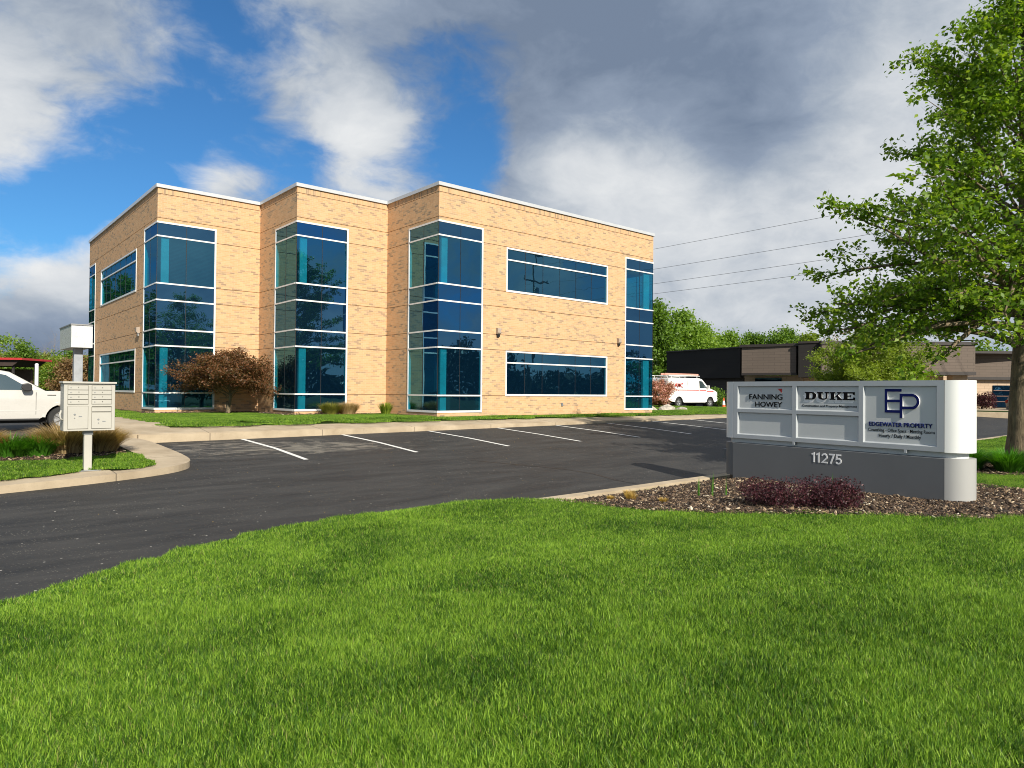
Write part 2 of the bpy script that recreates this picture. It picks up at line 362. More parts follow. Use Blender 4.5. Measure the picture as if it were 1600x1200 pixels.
M_charcoal = simple('sign_charcoal', (.13, .135, .14), .42, 0, .05, 1.); M_midgrey = simple('sign_grey', (.36, .36, .35), .42, 0, .03, 1.)
M_ink = simple('black_ink', (.006, .006, .007), .7, spec=.08); M_navy = simple('navy_ink', (.008, .014, .10), .7, spec=.08); M_red = simple('red_paint', (.55, .03, .02), .4); M_letter = simple('letter_white', (.82, .82, .82), .4)
M_post = simple('mailbox_paint', (.43, .415, .37), .42, 0, .04, 2.); M_postd = simple('mailbox_seam', (.20, .19, .16), .6); M_steel = simple('galvanised', (.30, .31, .32), .45, .6)
# ------------------------------------------------------------------ terrain
def sm(x): x = np.clip(x, 0, 1); return x*x*(3-2*x)
def A(x, y):
    x = np.asarray(x, float); y = np.asarray(y, float)
    return -.356+.0072*np.clip(x, -25, 30)+.0572*np.clip(y, -13, -1.75)-.10*sm((-x-10.3)/.3)*sm((y+1)/3)
EDGE = np.array([(-30, -40), (-22, -28), (-18.5, -20), (-16, -15.8), (-14.6, -13.9), (-13.36, -12.96), (-12.88, -12.69), (-12.27, -12.34), (-11.55, -12.02), (-10.7, -11.74), (-9.78, -11.57), (-9.17, -11.5), (-7.61, -11.55), (-6.6, -11.9), (-6.0, -12.2), (60, -12.2)])
def distline(x, y, L):
    x = np.atleast_1d(np.asarray(x, float)); y = np.atleast_1d(np.asarray(y, float)); d = np.full(x.shape, 1e9)
    for (x0, y0), (x1, y1) in zip(L[:-1], L[1:]):
        dx, dy = x1-x0, y1-y0; u = np.clip(((x-x0)*dx+(y-y0)*dy)/(dx*dx+dy*dy), 0, 1)
        d = np.minimum(d, np.hypot(x-x0-u*dx, y-y0-u*dy))
    return d
def LAWN(x, y):
    d = distline(x, y, EDGE)
    z = A(x, y)+.05+.17*sm(d/1.0)+.06*sm(d/6)+.02*np.sin(np.asarray(x)*1.3+1)*np.sin(np.asarray(y)*1.1)*sm(d/2)
    return z if np.ndim(x) else float(np.atleast_1d(z)[0])
def inpoly(x, y, P):
    c = np.zeros(len(x), bool); n = len(P)
    for i in range(n):
        (x0, y0), (x1, y1) = P[i], P[(i+1) % n]
        k = ((y0 > y) != (y1 > y)) & (x < (x1-x0)*(y-y0)/((y1-y0) if y1 != y0 else 1e-9)+x0); c ^= k
    return c
def patch(name, poly, zf, step, m, skirt=0., kind='structure', **k):
    bm = bmesh.new(); vs = [bm.verts.new((a, b, 0)) for a, b in poly]; bm.faces.new(vs)
    bmesh.ops.triangulate(bm, faces=bm.faces)
    xs = [p[0] for p in poly]; ys = [p[1] for p in poly]
    for ax, lo, hi in ((0, min(xs), max(xs)), (1, min(ys), max(ys))):
        q = math.ceil(lo/step)*step
        while q < hi:
            co = [0, 0, 0]; co[ax] = q; no = [0, 0, 0]; no[ax] = 1
            bmesh.ops.bisect_plane(bm, geom=bm.verts[:]+bm.edges[:]+bm.faces[:], plane_co=co, plane_no=no, dist=1e-5); q += step
    bmesh.ops.remove_doubles(bm, verts=bm.verts, dist=1e-4)
    co = np.array([v.co[:2] for v in bm.verts]); z = np.broadcast_to(zf(co[:, 0], co[:, 1]), len(co))
    for v, q in zip(bm.verts, z): v.co.z = q
    if skirt:
        be = [e for e in bm.edges if len(e.link_faces) == 1]
        r_ = bmesh.ops.extrude_edge_only(bm, edges=be)
        for v in r_['geom']:
            if isinstance(v, bmesh.types.BMVert): v.co.z -= skirt
    for f in bm.faces:
        if f.normal.z < -.5: f.normal_flip()
    bmesh.ops.recalc_face_normals(bm, faces=bm.faces)
    if sum(f.normal.z*f.calc_area() for f in bm.faces) < 0: bmesh.ops.reverse_faces(bm, faces=bm.faces)
    me = bpy.data.meshes.new(name); bm.to_mesh(me); bm.free(); me.materials.append(m)
    if not skirt: me.shade_smooth()
    o = bpy.data.objects.new(name, me); COL.objects.link(o); return tag(o, kind=kind, **k)
# far ground sheet, reaching the horizon
def gz(x, y): return A(x, y)-.42-.0*x
xs = np.concatenate([[-2500, -900, -300, -120], np.arange(-60, 101, 4.), [200, 500, 1200, 2500]]); 
X, Y = np.meshgrid(xs, xs, indexing='ij'); Zg = gz(X, Y); V = np.stack([X, Y, Zg], -1).reshape(-1, 3); n = len(xs)
I = np.arange(n*n).reshape(n, n); F = np.stack([I[:-1, :-1], I[1:, :-1], I[1:, 1:], I[:-1, 1:]], -1).reshape(-1, 4)
npmesh('ground', V, F, M_turf, smooth=True, kind='structure')
# asphalt: the lot, the drive and the left lot in one sheet
patch('parking_lot', [(-45, -45), (75, -45), (75, 40), (-45, 40)], lambda x, y: A(x, y), 1.5, M_asph)
# building pad: grass around the office
def padz(x, y): return np.interp(y, [-1.75, -.85, 0., 60], [-.335, -.235, -.14, -.14])+.0*x
PAD_E = 26.
patch('building_lawn', [(-8.95, -.9), (PAD_E, -.9), (PAD_E, 22), (-6.5, 22), (-6.5, 16), (-8.95, 14)], lambda x, y: padz(x, y)+.006, 1., M_turf, skirt=.3)
patch('sidewalk', [(-10.35, 26), (-10.35, 0), (-10.35, -1.78), (-9.9, -1.80), (PAD_E+.2, -1.80), (PAD_E+.2, -.9), (-8.95, -.9), (-8.95, 14), (-6.5, 16), (-6.5, 26)], lambda x, y: padz(x, y)-.0, 1., M_concrete, skirt=.32)
patch('front_kerb', [(-9.92, -1.95), (PAD_E+.2, -1.95), (PAD_E+.2, -1.803), (-9.92, -1.803)], lambda x, y: -.345+.0*x, 3., M_concrete, skirt=.3)
# peninsula with the mail box unit
OUT = [(-30, -12.2), (-22, -9.3), (-16, -7.75), (-14.2, -7.42), (-12.97, -7.24), (-11.75, -6.99), (-10.75, -6.68), (-10.2, -6.38), (-9.86, -5.98), (-9.75, -5.4), (-9.75, -4.27), (-9.85, -1.97), (-10.37, -1.82), (-10.5, -.45), (-30, -.45)]
INN = [(-30, -11.4), (-22, -8.7), (-16, -7.2), (-14.2, -6.9), (-12.94, -6.75), (-12.05, -6.65), (-11.95, -6.2), (-11.38, -6.28), (-11.32, -6.6), (-10.85, -6.42), (-10.6, -6.1), (-10.52, -5.7), (-10.55, -4.31), (-10.62, -2.2), (-10.75, -.75), (-30, -.75)]
def chaikin(P, k=2):
    P = [Vector(p) for p in P]
    for _ in range(k):
        Q = []
        for i in range(len(P)):
            a, b = P[i], P[(i+1) % len(P)]
            f = .25 if (b-a).length < 3 else .25*3/(b-a).length
            Q += [a.lerp(b, f), a.lerp(b, 1-f)]
        P = Q
    return [tuple(p) for p in P]
OUT = chaikin(OUT); INN = chaikin(INN, 1)
patch('island_kerb', OUT, lambda x, y: A(x, y)+.125, 1., M_concrete, skirt=.25)
def ISL(x, y):
    x = np.asarray(x, float); return A(x, y)+.135+.05*sm(distline(x, y, np.array(INN+[INN[0]])).reshape(x.shape)/1.2)
patch('island_lawn', INN, ISL, .5, M_turf)
BED = [(-30, -5.2), (-16, -5.2), (-13, -5.25), (-12, -5.3), (-11.2, -5.1), (-10.7, -4.6), (-10.62, -2.3), (-10.8, -.9), (-30, -.9)]
patch('island_mulch', BED, lambda x, y: ISL(x, y)+.012, .5, M_soil)
# foreground lawn and mulch bed
LP = [tuple(p) for p in EDGE]+[(60, -60), (-30, -60)]
patch('front_lawn', LP, LAWN, 1.0, M_turf, skirt=.0)
MUL = [(-6.45, -12.36), (-6.28, -12.77), (-6.1, -13.4), (-5.8, -14.1), (-5.3, -14.9), (-4.9, -15.35), (-3.76, -16.59), (-3.24, -17.2), (-2.3, -17.95), (-1.2, -18.4), (.6, -18.6), (2.6, -18.3), (2.2, -17.6), (.23, -17.1), (.32, -16.71), (.5, -16.2), (.2, -15.0), (.1, -12.36)]
MUL = [(a-.22, b-.27) if b < -12.5 and (a < -.9 or b < -18.2) else (a, b) for a, b in MUL]
patch('mulch_bed', MUL, lambda x, y: LAWN(x, y)+.022, .4, M_soil)
TREE = Vector((4.70, -16.0)); TR = [(TREE.x+1.9*math.cos(q)*(1.15), TREE.y+1.9*math.sin(q)) for q in np.linspace(0, 2*math.pi, 20)[:-1]]
patch('tree_mulch', TR, lambda x, y: LAWN(x, y)+.03, .4, M_soil)
patch('sign_kerb', [(-6.75, -11.98), (-6.3, -12.05), (60, -12.05), (60, -12.25), (-6.1, -12.25), (-6.7, -12.13)], lambda x, y: A(x, y)+.13, 1., M_concrete, skirt=.2)
# far lot kerb and verge by the brown building
v0, v1, v2, v3 = camp(21.5, 45.5, 0), camp(45, 37.5, 0), camp(60, 60, 0), camp(24, 66, 0)
def farz(x, y):
    dep = (x-CAM.x)*FWD.x+(y-CAM.y)*FWD.y; return np.interp(dep, [36, 46, 52], [-.36, -.16, -.08])
patch('far_kerb', [(v.x, v.y) for v in (v0, v1, v2, v3)], farz, 2., M_concrete, skirt=.5)
q0, q1, q2, q3 = camp(21.7, 46.1, 0), camp(45, 38.1, 0), camp(45, 40.2, 0), camp(21.7, 47.3, 0)
patch('far_verge', [(v.x, v.y) for v in (q0, q1, q2, q3)], lambda x, y: farz(x, y)+.03, 2., M_turf, skirt=.1)
# parking lines
xs0 = [-7.5, -4.66, -1.72, 1.08, 3.85, 6.62, 9.4, 12.1, 14.9, 17.7]
for i, x0 in enumerate(xs0):
    w_ = .055; x1 = x0+ (.42 if i else .35)
    mb = MB(); P0 = [(x0-w_, -2.05), (x0+w_, -2.05), (x0+.10+w_, -4.0), (x0+.02+w_, -5.95), (x0+.02-w_, -5.95), (x0+.10-w_, -4.0)]
    fs = [(0, 1, 2, 5), (5, 2, 3, 4)]
    mb.add([(a, b, float(A(a, b))+.005) for a, b in P0], fs).build('parking_line', M_paint, kind='structure')
for y0 in (3.35, .35):
    mb = MB(); mb.add([(a, b, float(A(a, b))+.005) for a, b in ((-16.5, y0-.05), (-10.6, y0-.05), (-10.6, y0+.05), (-16.5, y0+.05))], [(0, 1, 2, 3)]).build('parking_line', M_paint, kind='structure')
# tar filled crack across the lot
mb = MB(); cr = [(-4.2, -7.6), (-3.6, -8.6), (-3.1, -9.5), (-2.95, -10.2), (-3.1, -11.0), (-3.0, -11.9)]
for a, b in zip(cr[:-1], cr[1:]):
    mb.add([(p[0]+o_, p[1], float(A(p[0], p[1]))+.0045) for p, o_ in ((a, -.016), (a, .016), (b, .02), (b, -.02))], [(0, 1, 2, 3)])
mb.build('crack_sealant', M_tar, kind='structure')
# ------------------------------------------------------------------ OFFICE BUILDING
U = .89
yA, yB = 3.555, 7.083; xA, xB = -3.698, -7.435; XR = 12.02; YF = 20.15
ZT = 8.188; wt, r1, r2, r3, r4, r5, r6 = 6.844, 6.315, 4.597, 3.994, 2.928, 2.328, .617
ut, ub, lt, lb = 6.298, 4.592, 2.341, .603
office = empty('office_building', (0, 0, 0), label='two storey tan brick office with stepped front and blue glass corner bays', cat='building')
path = [(xB, YF), (xB, yB), (xA, yB), (xA, yA), (0, yA), (0, 0), (XR, 0), (XR, YF)]
GRV = [r6+.0, lt+.01, r4+.0, r3, r2+.0, r1, wt+.125]
zS = ZT-.13-.21                      # bottom of the soldier course
def facade(mb, P0, P1, holes, grooves=True, uo=0.):
    P0 = Vector(P0); P1 = Vector(P1); L = (P1-P0).length; tt = (P1-P0)/L; nn = Vector((tt.y, -tt.x))
    gv = (GRV+[zS]) if grooves else []
    zb = [-.6, ZT-.02]; sb = [0, L]
    for g in gv: zb += [g-.009, g+.009]
    for s0, s1, z0, z1 in holes: sb += [s0, s1]; zb += [z0, z1]
    sb = sorted(set(round(q, 4) for q in sb)); zb = sorted(set(round(q, 4) for q in zb))
    def dep(s, z):
        if not (0 < s < L and -.6 < z < ZT-.02): return None
        for s0, s1, z0, z1 in holes:
            if s0 < s < s1 and z0 < z < z1: return .16
        return .022 if any(abs(z-g) < .0088 for g in gv) else 0.
    def P(s, z, d): q = P0+tt*s-nn*d; return (q.x, q.y, z)
    def quad(a, m, uvs):
        k = len(mb.v); mb.v += a; mb.f.append((k, k+1, k+2, k+3)); mb.m.append(m); mb.uv += uvs
    G = [[dep((sb[i]+sb[i+1])/2, (zb[j]+zb[j+1])/2) for j in range(len(zb)-1)] for i in range(len(sb)-1)]
    for i in range(len(sb)-1):
        for j in range(len(zb)-1):
            d = G[i][j]; s0, s1, z0, z1 = sb[i], sb[i+1], zb[j], zb[j+1]
            if d is not None and d < .1:
                m = 1 if z0 >= zS-.001 else (2 if d > 0 else 0)
                zz = (zS+.009) if m == 1 else 0
                quad([P(s0, z0, d), P(s1, z0, d), P(s1, z1, d), P(s0, z1, d)], m, [(s0+uo, z0-zz), (s1+uo, z0-zz), (s1+uo, z1-zz), (s0+uo, z1-zz)])
            if i+1 < len(sb)-1 and G[i+1][j] is not None and d is not None and abs(G[i+1][j]-d) > 1e-4:
                e = G[i+1][j]; quad([P(s1, z0, d), P(s1, z0, e), P(s1, z1, e), P(s1, z1, d)], 0, [(d+uo, z0), (e+uo, z0), (e+uo, z1), (d+uo, z1)])
            if j+1 < len(zb)-1 and G[i][j+1] is not None and d is not None and abs(G[i][j+1]-d) > 1e-4:
                e = G[i][j+1]; quad([P(s0, z1, d), P(s1, z1, d), P(s1, z1, e), P(s0, z1, e)], 0, [(s0+uo, d), (s1+uo, d), (s1+uo, e), (s0+uo, e)])
# bay extents
LA = YF-yB
B1L, B1R, B2L, B2R, B3L, B3R = 1.855, 2.067, 1.95, 2.024, 1.98, 1.988
H = {0: [(0, 1.64, 0, wt), (2.99, 10.0, ub, ut), (2.99, 10.0, lb, lt), (LA-B1L, LA, 0, wt)], 1: [(0, B1R, 0, wt)], 2: [(yB-yA-B2L, yB-yA, 0, wt)], 3: [(0, B2R, 0, wt)],
     4: [(yA-B3L, yA, 0, wt)], 5: [(0, B3R, 0, wt), (3.116, 8.881, ub, ut), (3.116, 8.881, lb, lt), (10.038, XR, 0, wt)], 6: [(0, 2., 0, wt), (4, 12, ub, ut), (4, 12, lb, lt)], 7: [(XR-xB-1.64, XR-xB, 0, wt)]}
mb = MB(); mb.uv = []
uo = 0
P8 = path+[path[0]]
for i in range(8):
    facade(mb, P8[i], P8[i+1], H.get(i, []), uo=uo); uo += (Vector(P8[i+1])-Vector(P8[i])).length
M_groove = simple('joint_shadow', (.16, .10, .05), .9)
wall = mb.build('wall', [M_brick, M_soldier, M_groove], office, fix=False)
# coping: mitred ring round the parapet
def ring(mb, P, out, inn, z0, z1, m=0):
    n = len(P); O = []; N = []
    for i in range(n):
        a, b, c = Vector(P[i-1]), Vector(P[i]), Vector(P[(i+1) % n]); d0 = (b-a).normalized(); d1 = (c-b).normalized()
        n0 = Vector((d0.y, -d0.x)); n1 = Vector((d1.y, -d1.x)); mi = (n0+n1); mi /= mi.dot(n0)
        O.append(b+mi*out); N.append(b-mi*inn)
    k = len(mb.v)
    for q, z in ((O, z0), (O, z1), (N, z1), (N, z0)): mb.v += [(p.x, p.y, z) for p in q]
    for i in range(n):
        j = (i+1) % n
        for a in range(4): b = (a+1) % 4; mb.f.append((k+a*n+i, k+a*n+j, k+b*n+j, k+b*n+i)); mb.m.append(m)
mb = MB(); ring(mb, path, .055, .33, ZT-.125, ZT); mb.build('coping', M_coping, office)
mb = MB(); k = [(x, y) for x, y in path]; bm = None
mb.add([(x, y, 7.7) for x, y in [(xB+.2, YF-.2), (xB+.2, yB+.2), (xA+.2, yB+.2), (xA+.2, yA+.2), (.2, yA+.2), (.2, .2), (XR-.2, .2), (XR-.2, YF-.2)]], [(0, 1, 2, 7), (2, 3, 4, 7), (4, 5, 6, 7)])
mb.build('roof', M_inner, office, fix=False)
mb = MB(); ring(mb, path, -.26, .34, -.5, ZT-.1)
# interior floors, ceilings, a core, and partitions added to block bright views through
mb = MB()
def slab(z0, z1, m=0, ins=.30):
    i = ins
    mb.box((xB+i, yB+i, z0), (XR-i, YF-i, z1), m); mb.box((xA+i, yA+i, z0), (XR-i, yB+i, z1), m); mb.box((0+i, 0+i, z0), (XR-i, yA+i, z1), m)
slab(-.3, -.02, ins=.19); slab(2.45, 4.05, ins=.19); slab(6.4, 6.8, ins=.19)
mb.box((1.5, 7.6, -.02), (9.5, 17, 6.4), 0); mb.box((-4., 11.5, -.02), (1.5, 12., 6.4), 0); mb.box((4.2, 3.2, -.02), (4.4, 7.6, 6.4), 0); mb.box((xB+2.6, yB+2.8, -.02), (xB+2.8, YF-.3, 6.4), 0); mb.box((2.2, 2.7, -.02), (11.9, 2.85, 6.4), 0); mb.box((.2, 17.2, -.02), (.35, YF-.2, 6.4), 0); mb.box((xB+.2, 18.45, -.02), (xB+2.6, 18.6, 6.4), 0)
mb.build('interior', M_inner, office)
# windows
def win(name, faces, label=None):
    """faces: list of (P0,P1,s0,s1,z0,z1,rails,spandrels,left_jamb,right_jamb,joints)"""
    fr, gl, sp, gk = MB(), MB(), MB(), MB(); FWd = .062; a0 = None
    for P0, P1, s0, s1, z0, z1, rails, spans, lj, rj, nj in faces:
        P0 = Vector(P0); P1 = Vector(P1); tt = (P1-P0).normalized(); nn = Vector((tt.y, -tt.x))
        if a0 is None: a0 = P0+tt*s0
        def bx(m, sa, sb_, za, zb, d0, d1):     # d measured outwards
            c = [P0+tt*sa+nn*d0, P0+tt*sb_+nn*d0, P0+tt*sb_+nn*d1, P0+tt*sa+nn*d1]
            m.add([(q.x, q.y, za) for q in c]+[(q.x, q.y, zb) for q in c], [(0,1,2,3),(4,5,6,7),(0,1,5,4),(1,2,6,5),(2,3,7,6),(3,0,4,7)])
        ea = s0+(FWd if lj else -.0); eb = s1-(FWd if rj else -.0)
        oa, ob = (0 if lj else -.018), (0 if rj else .018)
        if lj: bx(fr, s0, s0+FWd, z0, z1, -.10, .018)
        if rj: bx(fr, s1-FWd, s1, z0, z1, -.10, .018)
        xa = s0+(FWd if lj else 0); xb = s1-(FWd if rj else 0)
        # a face starting at the shared corner runs to it; the other one stops short, so nothing overlaps
        if not lj: xa = s0-.018
        if not rj: xb = s1-.10
        bx(fr, xa, xb, z1-FWd, z1, -.10, .018); bx(fr, xa, xb, z0, z0+.075, -.10, .024)
        for z in rails: bx(fr, xa, xb, z-.026, z+.026, -.08, .020)
        zs = [z0+.075]+[v for z in rails for v in (z-.026, z+.026)]+[z1-FWd]
        ga = s0+(FWd if lj else .05-.05+.0); gb = s1-(FWd if rj else .0)
        if not lj: ga = s0-.0
        if not rj: gb = s1-.012
        for i in range(0, len(zs), 2):
            tgt = sp if (i//2) in spans else gl
            q = [P0+tt*s-nn*.004 for s in (ga, gb)] if (not rj or not lj) else [P0+tt*s-nn*.03 for s in (ga, gb)]
            cuts = np.linspace(ga, gb, nj+2); dd = .004 if (not rj or not lj) else .03
            for c0, c1 in zip(cuts[:-1], cuts[1:]):
                tl = rng.normal(0, .0016, 2)
                q = [P0+tt*c0-nn*(dd+tl[0]), P0+tt*c1-nn*(dd-tl[0])]
                tgt.add([(q[0].x, q[0].y, zs[i]), (q[1].x, q[1].y, zs[i]), (q[1].x-nn.x*tl[1], q[1].y-nn.y*tl[1], zs[i+1]), (q[0].x-nn.x*tl[1], q[0].y-nn.y*tl[1], zs[i+1])], [(0, 1, 2, 3)])
            for c in cuts[1:-1]: bx(gk, c-.009, c+.009, zs[i], zs[i+1], -dd-.012, -dd+.006)
            if not lj: bx(gk, ga-.001, ga+.014, zs[i], zs[i+1], -dd-.02, -dd+.003)
    o = fr.build(name, M_white, office, label=label)
    if gl.v: gl.build('glass_pane', M_glass, o, fix=False)
    if sp.v: sp.build('spandrel_panel', M_span, o, fix=False)
    gk.build('glazing_joint', M_dark, o)
    return o
RL = [r6, r5, r4, r3, r2, r1]; SP = (2, 3, 4, 6)
P = P8
win('corner_bay_window', [(P[0], P[1], LA-B1L, LA, 0, wt, RL, SP, True, False, 1), (P[1], P[2], 0, B1R, 0, wt, RL, SP, False, True, 1)])
win('corner_bay_window', [(P[2], P[3], yB-yA-B2L, yB-yA, 0, wt, RL, SP, True, False, 1), (P[3], P[4], 0, B2R, 0, wt, RL, SP, False, True, 1)])
win('corner_bay_window', [(P[4], P[5], yA-B3L, yA, 0, wt, RL, SP, True, False, 1), (P[5], P[6], 0, B3R, 0, wt, RL, SP, False, True, 1)])
win('corner_bay_window', [(P[5], P[6], 10.038, XR, 0, wt, RL, SP, True, False, 1), (P[6], P[7], 0, 2., 0, wt, RL, SP, False, True, 1)])
win('corner_bay_window', [(P[7], P[0], XR-xB-1.64, XR-xB, 0, wt, RL, SP, True, False, 1), (P[0], P[1], 0, 1.64, 0, wt, RL, SP, False, True, 1)])
for z0, z1, rl in ((ub, ut, 5.83), (lb, lt, 1.88)):
    win('strip_window', [(P[5], P[6], 3.116, 8.881, z0, z1, [rl], (), True, True, 5)])
    win('strip_window', [(P[0], P[1], 2.99, 10., z0, z1, [rl], (), True, True, 6)])
# pale columns and blinds standing just behind the corner glass
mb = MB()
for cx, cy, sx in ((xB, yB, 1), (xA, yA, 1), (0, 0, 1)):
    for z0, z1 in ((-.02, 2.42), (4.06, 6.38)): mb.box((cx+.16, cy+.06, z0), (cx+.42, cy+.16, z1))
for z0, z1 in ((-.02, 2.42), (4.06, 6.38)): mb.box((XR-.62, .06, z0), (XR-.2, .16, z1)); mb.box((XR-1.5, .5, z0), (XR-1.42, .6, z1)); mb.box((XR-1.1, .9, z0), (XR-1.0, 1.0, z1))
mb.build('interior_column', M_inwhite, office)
mb = MB()
z = 4.12
while z < 6.2: mb.add([(xB+.5, yB+.20, z), (xB+2.0, yB+.20, z), (xB+2.0, yB+.235, z+.02), (xB+.5, yB+.235, z+.02)], [(0, 1, 2, 3)]); z += .05
mb.build('window_blind', M_inner, office)
# wall lights
def wall_light(x, y, z, side):
    a = MB()
    if side == 'S': fr = lambda p, q, d: (x+d, y-p, z+q)
    else: fr = lambda p, q, d: (x-p, y+d, z+q)
    a.prism([(0, -.05), (.08, -.05), (.13, .0), (.13, .17), (0, .20)], -.085, .085, fr)
    o = a.build('wall_light', simple('bronze', (.36, .29, .23), .5), office, bevel=.01)
    b = MB(); b.prism([(.02, -.15), (.07, -.15), (.08, -.052), (.02, -.052)], -.06, .06, fr); b.build('lamp_shield', M_dark if side == 'S' else M_steel, o)
wall_light(2.72, 0, 2.99, 'S'); wall_light(9.6, 0, 2.99, 'S'); wall_light(xB, yB+2.45, 2.95, 'W')
mb = MB(); mb.box((6.1, -.03, .20), (6.2, 0, .34)); mb.build('wall_outlet', M_steel, office)
# entrance canopy at the far left corner, with its post
mb = MB(); mb.box((xB-.92, 18.9, 2.72), (xB-.02, 22.4, 3.8)); cn = mb.build('canopy', simple('canopy_panel', (.60, .62, .63), .3, .1), office, bevel=.01)
mb = MB(); mb.box((xB-.95, 18.86, 3.8), (xB-.02, 22.43, 3.86)); mb.build('canopy_trim', M_steel, cn)
mb = MB(); mb.box((xB-.72, 19.4, -.14), (xB-.34, 19.8, 2.72)); mb.build('canopy_post', simple('post_grey', (.30, .32, .35), .5), office, bevel=.02)
# ------------------------------------------------------------------ MONUMENT SIGN
Ls = camp(4.335, 13.67, 0); Rs = camp(6.55, 10.58, 0); ax = (Rs-Ls); SL = ax.length; ax.normalize(); ZB = -.84
sign = empty('monument_sign', (Ls.x, Ls.y, ZB), math.atan2(ax.y, ax.x), label='long silver and charcoal monument sign with rounded ends in the mulch bed', cat='sign')
RR = .30
def stadium(r_, e=0, n=14):
    c0, c1 = 0+e, SL-e; cy = RR
    pts = [(c0, cy-r_)]+[(c1, cy-r_)]+[(c1+r_*math.sin(q), cy-r_*math.cos(q)) for q in np.linspace(0, math.pi, n)[1:-1]]+[(c1, cy+r_), (c0, cy+r_)]+[(c0-r_*math.sin(q), cy+r_*math.cos(q)) for q in np.linspace(0, math.pi, n)[1:-1]]
    return pts
def halfcap(x, sgn, r_, n=16): return [(x+sgn*r_*math.sin(q), RR-r_*math.cos(q)) for q in np.linspace(0, math.pi, n)]
CB, CT = .757, 1.85
# cabinet frame: front skin with recesses
rec = [(.10, 1.268, 1.325, 1.765), (.10, 1.268, .83, 1.262), (1.345, 2.489, 1.325, 1.765), (1.345, 2.489, .83, 1.262), (2.564, 3.70, .83, 1.765)]
mb = MB()
sb = sorted({0., SL}|{q for r_ in rec for q in r_[:2]}); zb = sorted({CB, CT}|{q for r_ in rec for q in r_[2:]})
DP = .035
for i in range(len(sb)-1):
    for j in range(len(zb)-1):
        s0, s1, z0, z1 = sb[i], sb[i+1], zb[j], zb[j+1]; cs, cz = (s0+s1)/2, (z0+z1)/2
        if not any(a < cs < b and c < cz < d for a, b, c, d in rec): mb.add([(s0, 0, z0), (s1, 0, z0), (s1, 0, z1), (s0, 0, z1)], [(0, 1, 2, 3)])
for a, b, c, d in rec:
    i_ = .022; o4 = [(a, c), (b, c), (b, d), (a, d)]; n4 = [(a+i_, c+i_), (b-i_, c+i_), (b-i_, d-i_), (a+i_, d-i_)]
    mb.add([(x, 0, z) for x, z in o4]+[(x, DP, z) for x, z in n4], [(k, (k+1) % 4, (k+1) % 4+4, k+4) for k in range(4)])
mb.add([(0, 0, CT), (SL, 0, CT), (SL, 2*RR, CT), (0, 2*RR, CT), (0, 0, CB), (SL, 0, CB), (SL, 2*RR, CB), (0, 2*RR, CB)], [(0, 1, 2, 3), (7, 6, 5, 4), (3, 2, 6, 7)])
cab = mb.build('cabinet', M_silver, sign, fix=False)
for a, b, c, d in rec:
    mb = MB(); mb.add([(a+.02, DP-.002, c+.02), (b-.02, DP-.002, c+.02), (b-.02, DP-.002, d-.02), (a+.02, DP-.002, d-.02)], [(0, 1, 2, 3)]); mb.build('face_panel', M_sigpanel, sign, fix=False)
def cap(x, sgn, r_, z0, z1, name, m, par=sign):
    mb = MB(); mb.prism(halfcap(x, sgn, r_), z0, z1); return sharp(mb.build(name, m, par), 40)
cap(SL+.006, 1, RR, CB-.004, CT, 'end_cap', M_sigwhite); cap(-.006, -1, RR, CB-.004, CT, 'end_cap', M_sigwhite)
# neck and base
mb = MB(); mb.prism(stadium(RR-.07, .02), .60, CB); sharp(mb.build('neck', M_sigpanel, sign), 40)
mb = MB(); mb.add([(0, 0, -.3), (SL, 0, -.3), (SL, 0, .655), (0, 0, .655), (0, .06, .672), (SL, .06, .672), (0, 2*RR, .672), (SL, 2*RR, .672), (0, 2*RR, -.3), (SL, 2*RR, -.3)], [(0, 1, 2, 3), (3, 2, 5, 4), (4, 5, 7, 6), (6, 7, 9, 8)])
mb.build('base', M_charcoal, sign)
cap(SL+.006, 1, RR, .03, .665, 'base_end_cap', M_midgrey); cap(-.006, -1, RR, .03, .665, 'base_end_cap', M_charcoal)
mb = MB(); mb.prism(stadium(RR-.05, .02), -.4, .04); mb.build('plinth', M_dark, sign)
mb = MB(); mb.box((-.42, RR-.06, .32), (-.30, RR+.06, .50)); mb.build('junction_box', M_charcoal, sign)
mb = MB(); mb.box((1.28, -.004, .705), (1.32, .06, .755)); mb.box((3.22, -.004, .705), (3.26, .06, .755)); mb.build('neck_bracket', M_silver, sign)
